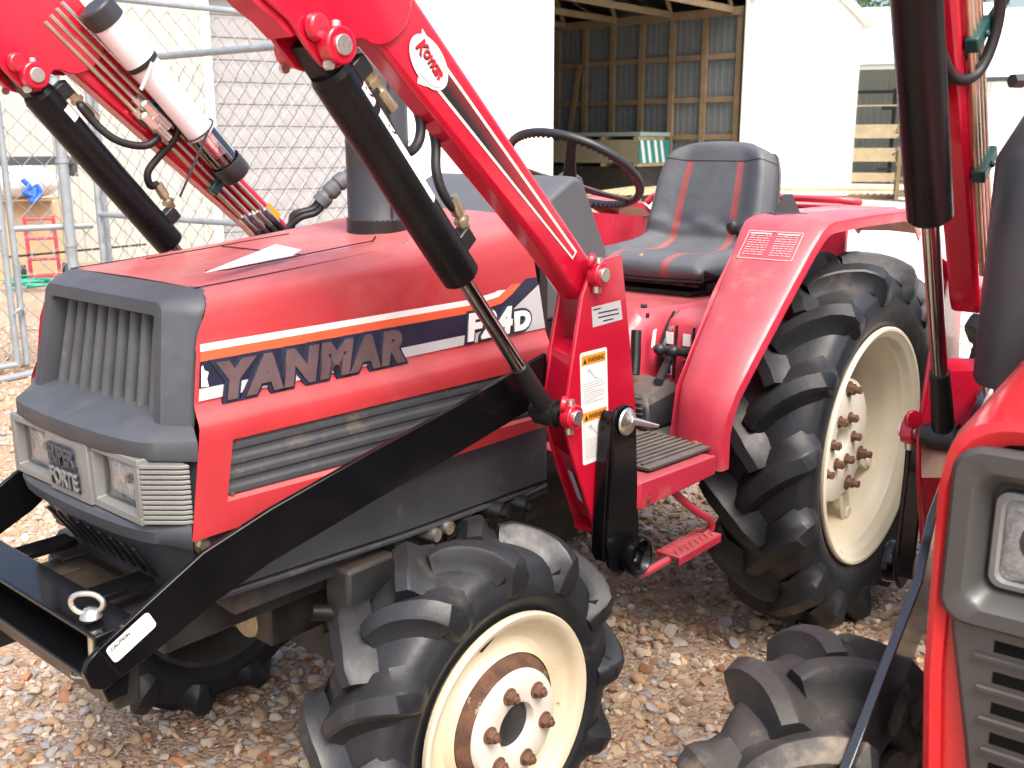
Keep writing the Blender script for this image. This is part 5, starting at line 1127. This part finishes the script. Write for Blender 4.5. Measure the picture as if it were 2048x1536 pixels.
S = thing('pole_shed', 'white steel shed with dark open bay and slid back door', 'building', (0, 0, 0))
gz = lambda x: 4.92+(28.8-x)*.29 if x > 20.2 else 4.92+(28.8-20.2)*.29-(20.2-x)*.29
o = ribbed((21.62, 11.4), (28.8, 11.4), 0, 0, out=(0, -1), par=S, name='wall', top=lambda u: gz(21.62+7.18*u)-.02)
ribbed((11.6, 11.4), (21.62, 11.4), 5.35, 0, out=(0, -1), par=S, name='gable_wall', top=lambda u: gz(11.6+10.02*u)-.02)
ribbed((21.70, 11.18), (25.45, 11.18), .02, 4.86, out=(0, -1), par=S, name='sliding_door')
q = MB(); q.box((23.6, 11.2, 4.92), (4.2, .16, .10)); q.build('door_track', 'white_metal', S)
q = MB(); q.box((21.62, 11.32, 2.45), (.16, .24, 4.9)); q.build('door_jamb', 'white_metal', S)
q = MB(); q.box((28.8, 15.4, 2.46), (.06, 8, 4.92)); q.build('side_wall', 'white_metal', S)
q = MB(); q.prism([(11.3, gz(11.3)), (20.2, gz(20.2)), (29.2, gz(29.2)), (29.2, gz(29.2)+.09), (20.2, gz(20.2)+.09), (11.3, gz(11.3)+.09)], 'y', 11.1, 20); q.build('roof', 'white_metal', S)
q = MB(); q.prism([(11.7, gz(11.7)-.03), (20.2, gz(20.2)-.03), (28.7, gz(28.7)-.03), (28.7, gz(28.7)-.05), (20.2, gz(20.2)-.05), (11.7, gz(11.7)-.05)], 'y', 11.5, 19.7); q.build('dark_roof_underside', 'dark_metal', S)  # dark sheet added below the white roof to darken its underside
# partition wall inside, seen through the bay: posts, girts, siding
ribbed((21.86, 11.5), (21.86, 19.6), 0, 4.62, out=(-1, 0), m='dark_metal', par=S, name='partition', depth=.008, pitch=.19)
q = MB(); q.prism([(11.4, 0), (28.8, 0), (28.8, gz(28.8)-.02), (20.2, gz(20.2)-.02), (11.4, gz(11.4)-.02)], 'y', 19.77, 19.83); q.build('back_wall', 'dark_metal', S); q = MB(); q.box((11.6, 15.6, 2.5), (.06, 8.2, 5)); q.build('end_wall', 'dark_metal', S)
pm_ = None
for y in (11.68, 12.69, 13.69, 14.67, 15.64, 16.61, 17.6, 18.6):
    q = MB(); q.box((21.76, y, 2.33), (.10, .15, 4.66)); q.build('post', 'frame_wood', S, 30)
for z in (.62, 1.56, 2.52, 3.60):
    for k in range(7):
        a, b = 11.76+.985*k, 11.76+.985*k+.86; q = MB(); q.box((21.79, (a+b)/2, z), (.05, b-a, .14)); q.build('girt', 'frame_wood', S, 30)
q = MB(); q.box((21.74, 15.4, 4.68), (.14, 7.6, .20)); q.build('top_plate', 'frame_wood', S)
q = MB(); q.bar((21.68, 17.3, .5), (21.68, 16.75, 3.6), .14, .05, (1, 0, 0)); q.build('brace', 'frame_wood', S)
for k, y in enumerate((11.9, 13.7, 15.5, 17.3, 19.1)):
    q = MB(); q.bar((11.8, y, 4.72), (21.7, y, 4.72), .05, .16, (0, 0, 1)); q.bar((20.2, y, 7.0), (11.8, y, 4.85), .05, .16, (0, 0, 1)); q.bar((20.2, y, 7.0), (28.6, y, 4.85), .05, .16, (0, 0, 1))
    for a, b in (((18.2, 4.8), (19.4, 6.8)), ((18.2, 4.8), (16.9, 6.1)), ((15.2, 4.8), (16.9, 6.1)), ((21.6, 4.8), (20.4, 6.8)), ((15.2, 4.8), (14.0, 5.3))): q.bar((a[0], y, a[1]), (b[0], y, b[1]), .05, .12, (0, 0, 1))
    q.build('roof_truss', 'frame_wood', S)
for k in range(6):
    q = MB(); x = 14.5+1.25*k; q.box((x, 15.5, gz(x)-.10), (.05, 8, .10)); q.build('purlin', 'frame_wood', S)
# goods in the bay
W_ = thing('drywall_stack', 'stack of drywall with teal striped end wrap inside the open shed bay', 'drywall', (20.7, 13.5, 0))
q = MB(); q.box((0, 2.1, 1.18), (1.45, 4.2, .60)); q.build('sheets', 'board_olive', W_, 30, .01)
q = MB(); q.box((0, -.012, 1.18), (1.46, .02, .60)); EW = q.build('end_wrap', 'teal', W_)
for x in (-.55, -.25, .08, .38):
    q = MB(); q.prism([(x, .89), (x+.12, .89), (x-.03, 1.47), (x-.15, 1.47)], 'y', -.030, -.024); q.build('wrap_stripe', 'grey_print', EW)
q = MB()
for y in (.15, 1.2, 2.4, 3.6): q.box((0, y, .84), (1.3, .14, .08)); q.box((0, y, 1.53), (1.3, .14, .09))
q.build('spacer', 'lumber', W_)
q = MB(); q.box((0, 2.1, 1.63), (1.46, 4.25, .10)); q.build('top_sheets', 'teal_pale', W_)
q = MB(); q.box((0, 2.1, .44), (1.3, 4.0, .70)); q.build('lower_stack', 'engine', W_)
LS = thing('lumber_bundle', 'loose pale boards on the floor at the mouth of the open shed bay', 'lumber', (18.3, 12.6, 0), radians(18))
for k in range(7):
    q = MB(); q.box((rng.uniform(-.3, .3), -.55+.17*k, .22+.035*(k % 3)), (3.6, .15, .035)); q.build('board', 'lumber', LS)
q = MB()
for x in (-1.2, 0, 1.2): q.box((x, 0, .10), (.12, 1.2, .18))
q.build('bearer', 'frame_wood', LS)
M_ = None
AZ = radians(20.4)
LT = thing('lumber_shelter', 'white roofed open lumber shelter behind the right end of the white steel shed', 'building', (32.94, 11.65, 0), AZ-pi/2)
q = MB(); q.prism([(0, 4.06), (8.2, 6.75), (8.2, 6.83), (-.15, 4.10), (-.15, 4.02)], 'x', -4.5, 3.2); q.build('roof', 'white_metal', LT)
q = MB(); q.box((-.65, -.08, 3.95), (7.7, .05, .22)); q.build('fascia', 'cream_metal', LT)
ribbed((-4.5, 4.2), (3.2, 4.2), 0, 5.3, out=(0, -1), m='wall_green', par=LT, name='back_wall'); ribbed((.95, 4.2), (.95, 0), 0, 4.0, out=(-1, 0), m='wall_green', par=LT, name='side_wall')
q = MB(); q.box((.95, .1, 1.95), (.16, .16, 3.9)); q.build('post', 'cream_metal', LT)
RK = thing('lumber_rack', 'dark steel cantilever rack holding boards inside the open lumber shelter', 'rack', (32.94+.9*cos(AZ), 11.65+.9*sin(AZ), 0), AZ-pi/2)
q = MB(); q.box((-.12, .6, 1.65), (.14, .14, 3.3)); q.build('upright', 'black_satin', RK)
for z in (3.17, 2.60, 1.98, 1.20, .50): q = MB(); q.box((-.75, .3, z), (1.3, .10, .11)) if z > 3 else q.box((-.30, .2, z), (.45, 1.0, .08)); q.build('rack_arm', 'black_satin', RK)
def boards(nm, lab, x0, x1, z0, n, rows, par_loc=(32.94+.9*cos(AZ), 11.65+.9*sin(AZ), 0)):
    L_ = thing(nm, lab, 'lumber', par_loc, AZ-pi/2)
    for k in range(n):
        for r_ in range(rows):
            q = MB(); dx = rng.uniform(-.10, .08); q.box(((x0+x1)/2+dx, -.25+.22*r_, z0+.052*k+.02), (x1-x0, .20, .045)); q.build('board', 'lumber', L_, 30)
boards('lumber_pile', 'single thin layer of boards on the top arm of the lumber rack', -3.4, .18, 2.66, 1, 3)
boards('lumber_pile', 'thick board pile on the second arm from the top of the lumber rack', -3.4, .05, 1.58, 9, 3)
boards('lumber_pile', 'board pile on the third arm from the top of the lumber rack', -3.4, .02, .78, 9, 3)
boards('lumber_pile', 'lowest board pile near the ground under the lumber rack', -3.4, .15, .08, 6, 3)
R2 = thing('gabled_building', 'white gabled building seen right of the second tractor arm', 'building', (-2.677+30*cos(radians(14)), -1.6+30*sin(radians(14)), 0), radians(14)-pi/2)
ribbed((-1.15, 0), (5, 0), 0, 3.0, out=(0, -1), m='white_metal', par=R2, name='wall')
q = MB(); q.prism([(-.3, 2.95), (5, 5.2), (5, 5.3), (-.3, 3.05)], 'x', -1.3, 5.2); q.build('roof', 'white_metal', R2)
q = MB(); q.box((-1.15, 3, 1.5), (.05, 6, 3.0)); q.box((1.9, 6, 2.5), (6.2, .05, 5)); q.build('side_wall', 'white_metal', R2)
q = MB(); q.box((1.95, -.32, 2.98), (6.5, .04, .12)); q.build('eave_trim', 'plastic', R2)

# yard clutter
def pallet(name, lab, x, y, rz, cat='pallet'):
    P_ = thing(name, lab, cat, (x, y, .005), rz)
    for k in range(7): q = MB(); q.box((0, -.5+.165*k, .13), (1.2, .10, .02)); q.build('plank', 'lumber', P_)
    for k in range(3): q = MB(); q.box((-.55+.55*k, 0, .065), (.09, 1.1, .10)); q.build('bearer', 'frame_wood', P_)
    return P_
pallet('pallet', 'wooden pallet on the pale yard under the loose planks', 23.2, 8.5, .3)
Lm = thing('plank_pile', 'pale planks lying across the yard in front of the lumber shelter', 'lumber', (24.2, 9.3, .15), radians(-52))
for k in range(6):
    for j in range(2): q = MB(); q.box((rng.uniform(-.3, .3), -.5+.18*k, .02+.05*j), (4.2, .15, .04)); q.build('plank', 'lumber', Lm)
Ps = thing('stacked_crates', 'brown wooden crate frame left of the second tractor cylinder', 'crate', (22.6, 7.25, .004), .4)
for z in (.2, .55, .9, 1.25): q = MB(); q.box((0, 0, z), (.9, .9, .08)); q.build('slat', 'frame_wood', Ps)
for a in (-.4, .4):
    for b in (-.4, .4): q = MB(); q.box((a, b, .65), (.09, .09, 1.3)); q.build('corner_post', 'frame_wood', Ps)
Pb = pallet('loaded_pallet', 'low pallet of blue tubs on the pale yard behind the rear tyre', 17.0, 5.0, .5)
for k in range(3):
    tb = MB(); tb.loft([[(a*(.17+.04*h), b*(.17+.04*h), .15+.28*h) for a, b in ((-1, -1), (1, -1), (1, 1), (-1, 1))] for h in (0, 1)]); o = tb.build('tub', 'blue', None, 30, .01)
    o.location = (17.0-.35+.36*k, 5.0+.19*k-.2, .005); o.rotation_euler = (0, 0, .5)
    tag(o, ['left blue tub on the low pallet behind the rear tyre', 'middle blue tub on the low pallet behind the rear tyre', 'right blue tub on the low pallet behind the rear tyre'][k], 'tub', 'blue tubs on the pallet')

# behind the fence on the left
CB = thing('cardboard_box', 'large brown cardboard box standing on gravel behind the left fence', 'box', (1.75, 9.0, 0), radians(-20))
q = MB(); q.box((.06, .35, .40), (1.25, .7, .80)); q.build('carton', 'cardboard', CB, 30, .01)
for sx, r_ in ((-.28, .15), (.26, -.12)): q = MB(); q.box((sx, -.06, .80), (.45, .20, .008), np.array([[1, 0, 0], [0, cos(r_), -sin(r_)], [0, sin(r_), cos(r_)]])); q.build('flap', 'cardboard', CB)
BG = MB(); BG.grid(lambda u, v: (2.02+.36*cos(2*pi*u)*sin(pi*v)**.7*(1+.06*sin(9*u*pi)), 9.05+.28*sin(2*pi*u)*sin(pi*v)**.7, .98-.15*cos(pi*v)*(1+.1*sin(14*u))), 40, 20)
tag(BG.build('plastic_bag', 'bag_white', None, 70), 'crumpled white plastic bag lying on top of the cardboard box', 'bag')
BS = MB(); BS.tube(spline([(1.86, 8.66, 1.02), (1.90, 8.62, .95), (1.84, 8.61, .90), (1.93, 8.60, .86), (1.95, 8.61, .94), (1.90, 8.60, .80), (1.99, 8.60, .88), (1.96, 8.60, .97)], 5), .028, 6); tag(BS.build('strap', 'blue', None, 60), 'blue tangled strap hanging over the cardboard box edge', 'strap')
BK = MB(); BK.box((2.0, 9.3, 1.19), (1.6, .12, .09)); BK.box((1.3, 9.3, 1.10), (.06, .1, .16)); BK.box((2.7, 9.3, 1.10), (.06, .1, .16)); tag(BK.build('rail', 'panel_grey', None, 30, .01), 'dark grey rail lying above the white plastic bag', 'rail')
HT = thing('hand_truck', 'dark red hand truck leaning beside the cardboard box', 'hand truck', (1.88, 8.42, 0), radians(-20))
for x in (-.13, .13): MB().tube([(x, 0, .12), (x, .06, .4), (x, .12, .66)], .018, 8).build('side_rail', 'truck_red', HT)
for z, y in ((.25, .03), (.45, .07), (.64, .11)): MB().cyl((-.13, y, z), (.13, y, z), .014, .014, 8).build('cross_bar', 'truck_red', HT)
MB().box((0, -.10, .10), (.34, .22, .012)).build('toe_plate', 'truck_red', HT)
for x in (-.19, .19): MB().lathe([(.05, -.02), (.09, -.022), (.10, 0), (.09, .022), (.05, .02)], (x, .07, .104), (1, 0, 0), 20).build('wheel', 'rubber', HT)
GH = MB(); pts = []
for k in range(60): a = k*.55; r_ = .30+.10*sin(k*1.3); pts.append((1.95+r_*cos(a)*1.5, 8.15+r_*sin(a)*.8, .03+.02*sin(k*2.1)**2+.0012*k))
GH.tube(spline(pts, 3), .012, 6); tag(GH.build('garden_hose', 'green_hose', None, 60), 'coiled green garden hose on the gravel beside the hand truck', 'hose')
LN = MB(); LN.bar((1.5, 8.42, .30), (2.75, 8.0, .36), .02, .02); tag(LN.build('rod', 'black_satin', None), 'thin black rod lying against the hand truck', 'rod')

# trees beyond the shelter
def tree(x, y, h, lab, seed):
    t_ = thing('tree', lab, 'tree', (x, y, 0)); r = np.random.default_rng(seed)
    g = MB(); g.tube([(0, 0, 0), (.1, 0, h*.3), (0, .1, h*.55), (.1, 0, h*.9)], [.28, .22, .15, .04], 8)
    for k in range(7): a = k*2.4; z = h*(.35+.07*k); g.tube([(0, 0, z), (cos(a)*1.4, sin(a)*1.4, z+.9), (cos(a)*2.4, sin(a)*2.4, z+1.3)], [.09, .05, .02], 6)
    g.build('trunk', 'bark', t_)
    n = 5200; cl = r.normal(size=(46, 3)); cl /= np.linalg.norm(cl, axis=1)[:, None]; cl *= (r.uniform(.25, 1, 46)**.5)[:, None]; cl = cl*np.array([3.2, 3.2, h*.34])+np.array([0, 0, h*.66])
    c = cl[r.integers(0, 46, n)]+r.normal(size=(n, 3))*.42; u = r.normal(size=(n, 3)); u /= np.linalg.norm(u, axis=1)[:, None]; v = np.cross(u, r.normal(size=(n, 3))); v /= np.linalg.norm(v, axis=1)[:, None]; s_ = r.uniform(.07, .16, (n, 1))
    P = np.stack([c-u*s_, c+v*s_*.6, c+u*s_, c-v*s_*.6], 1).reshape(-1, 3); me = bpy.data.meshes.new('crown'); me.from_pydata(P.tolist(), [], np.arange(n*4).reshape(-1, 4).tolist()); put('crown', me, 'leaf', t_)
az0 = AZ
def tp(D, lat): return (-2.677+D*cos(AZ)+lat*sin(AZ), -1.6+D*sin(AZ)-lat*cos(AZ))
tree(*tp(56, -2.6), 10.5, 'leafy green tree above the white shelter roof next to the shed gable', 3)
tree(*tp(60, 2.5), 10.0, 'leafy green tree above the white shelter roof beside the black cylinder', 5)

# a few weeds in the gravel at the lower left
wd = MB()
for k in range(26):
    x, y = -1.95+rng.normal(0, .05), -.62+rng.normal(0, .07); a = rng.uniform(0, 2*pi); l_ = rng.uniform(.05, .13); e = V(cos(a), sin(a), 0)
    p0 = V(x, y, .005); p1 = p0+e*l_*.5+V(0, 0, l_*.5); p2 = p0+e*l_*1.1+V(0, 0, l_*.45); sd_ = V(-e[1], e[0], 0)*.0022
    wd.add([p0-sd_, p0+sd_, p1+sd_, p1-sd_, p2], [(0, 1, 2, 3), (3, 2, 4)])
structure(wd.build('grass', 'grass', None, 0), 'stuff')
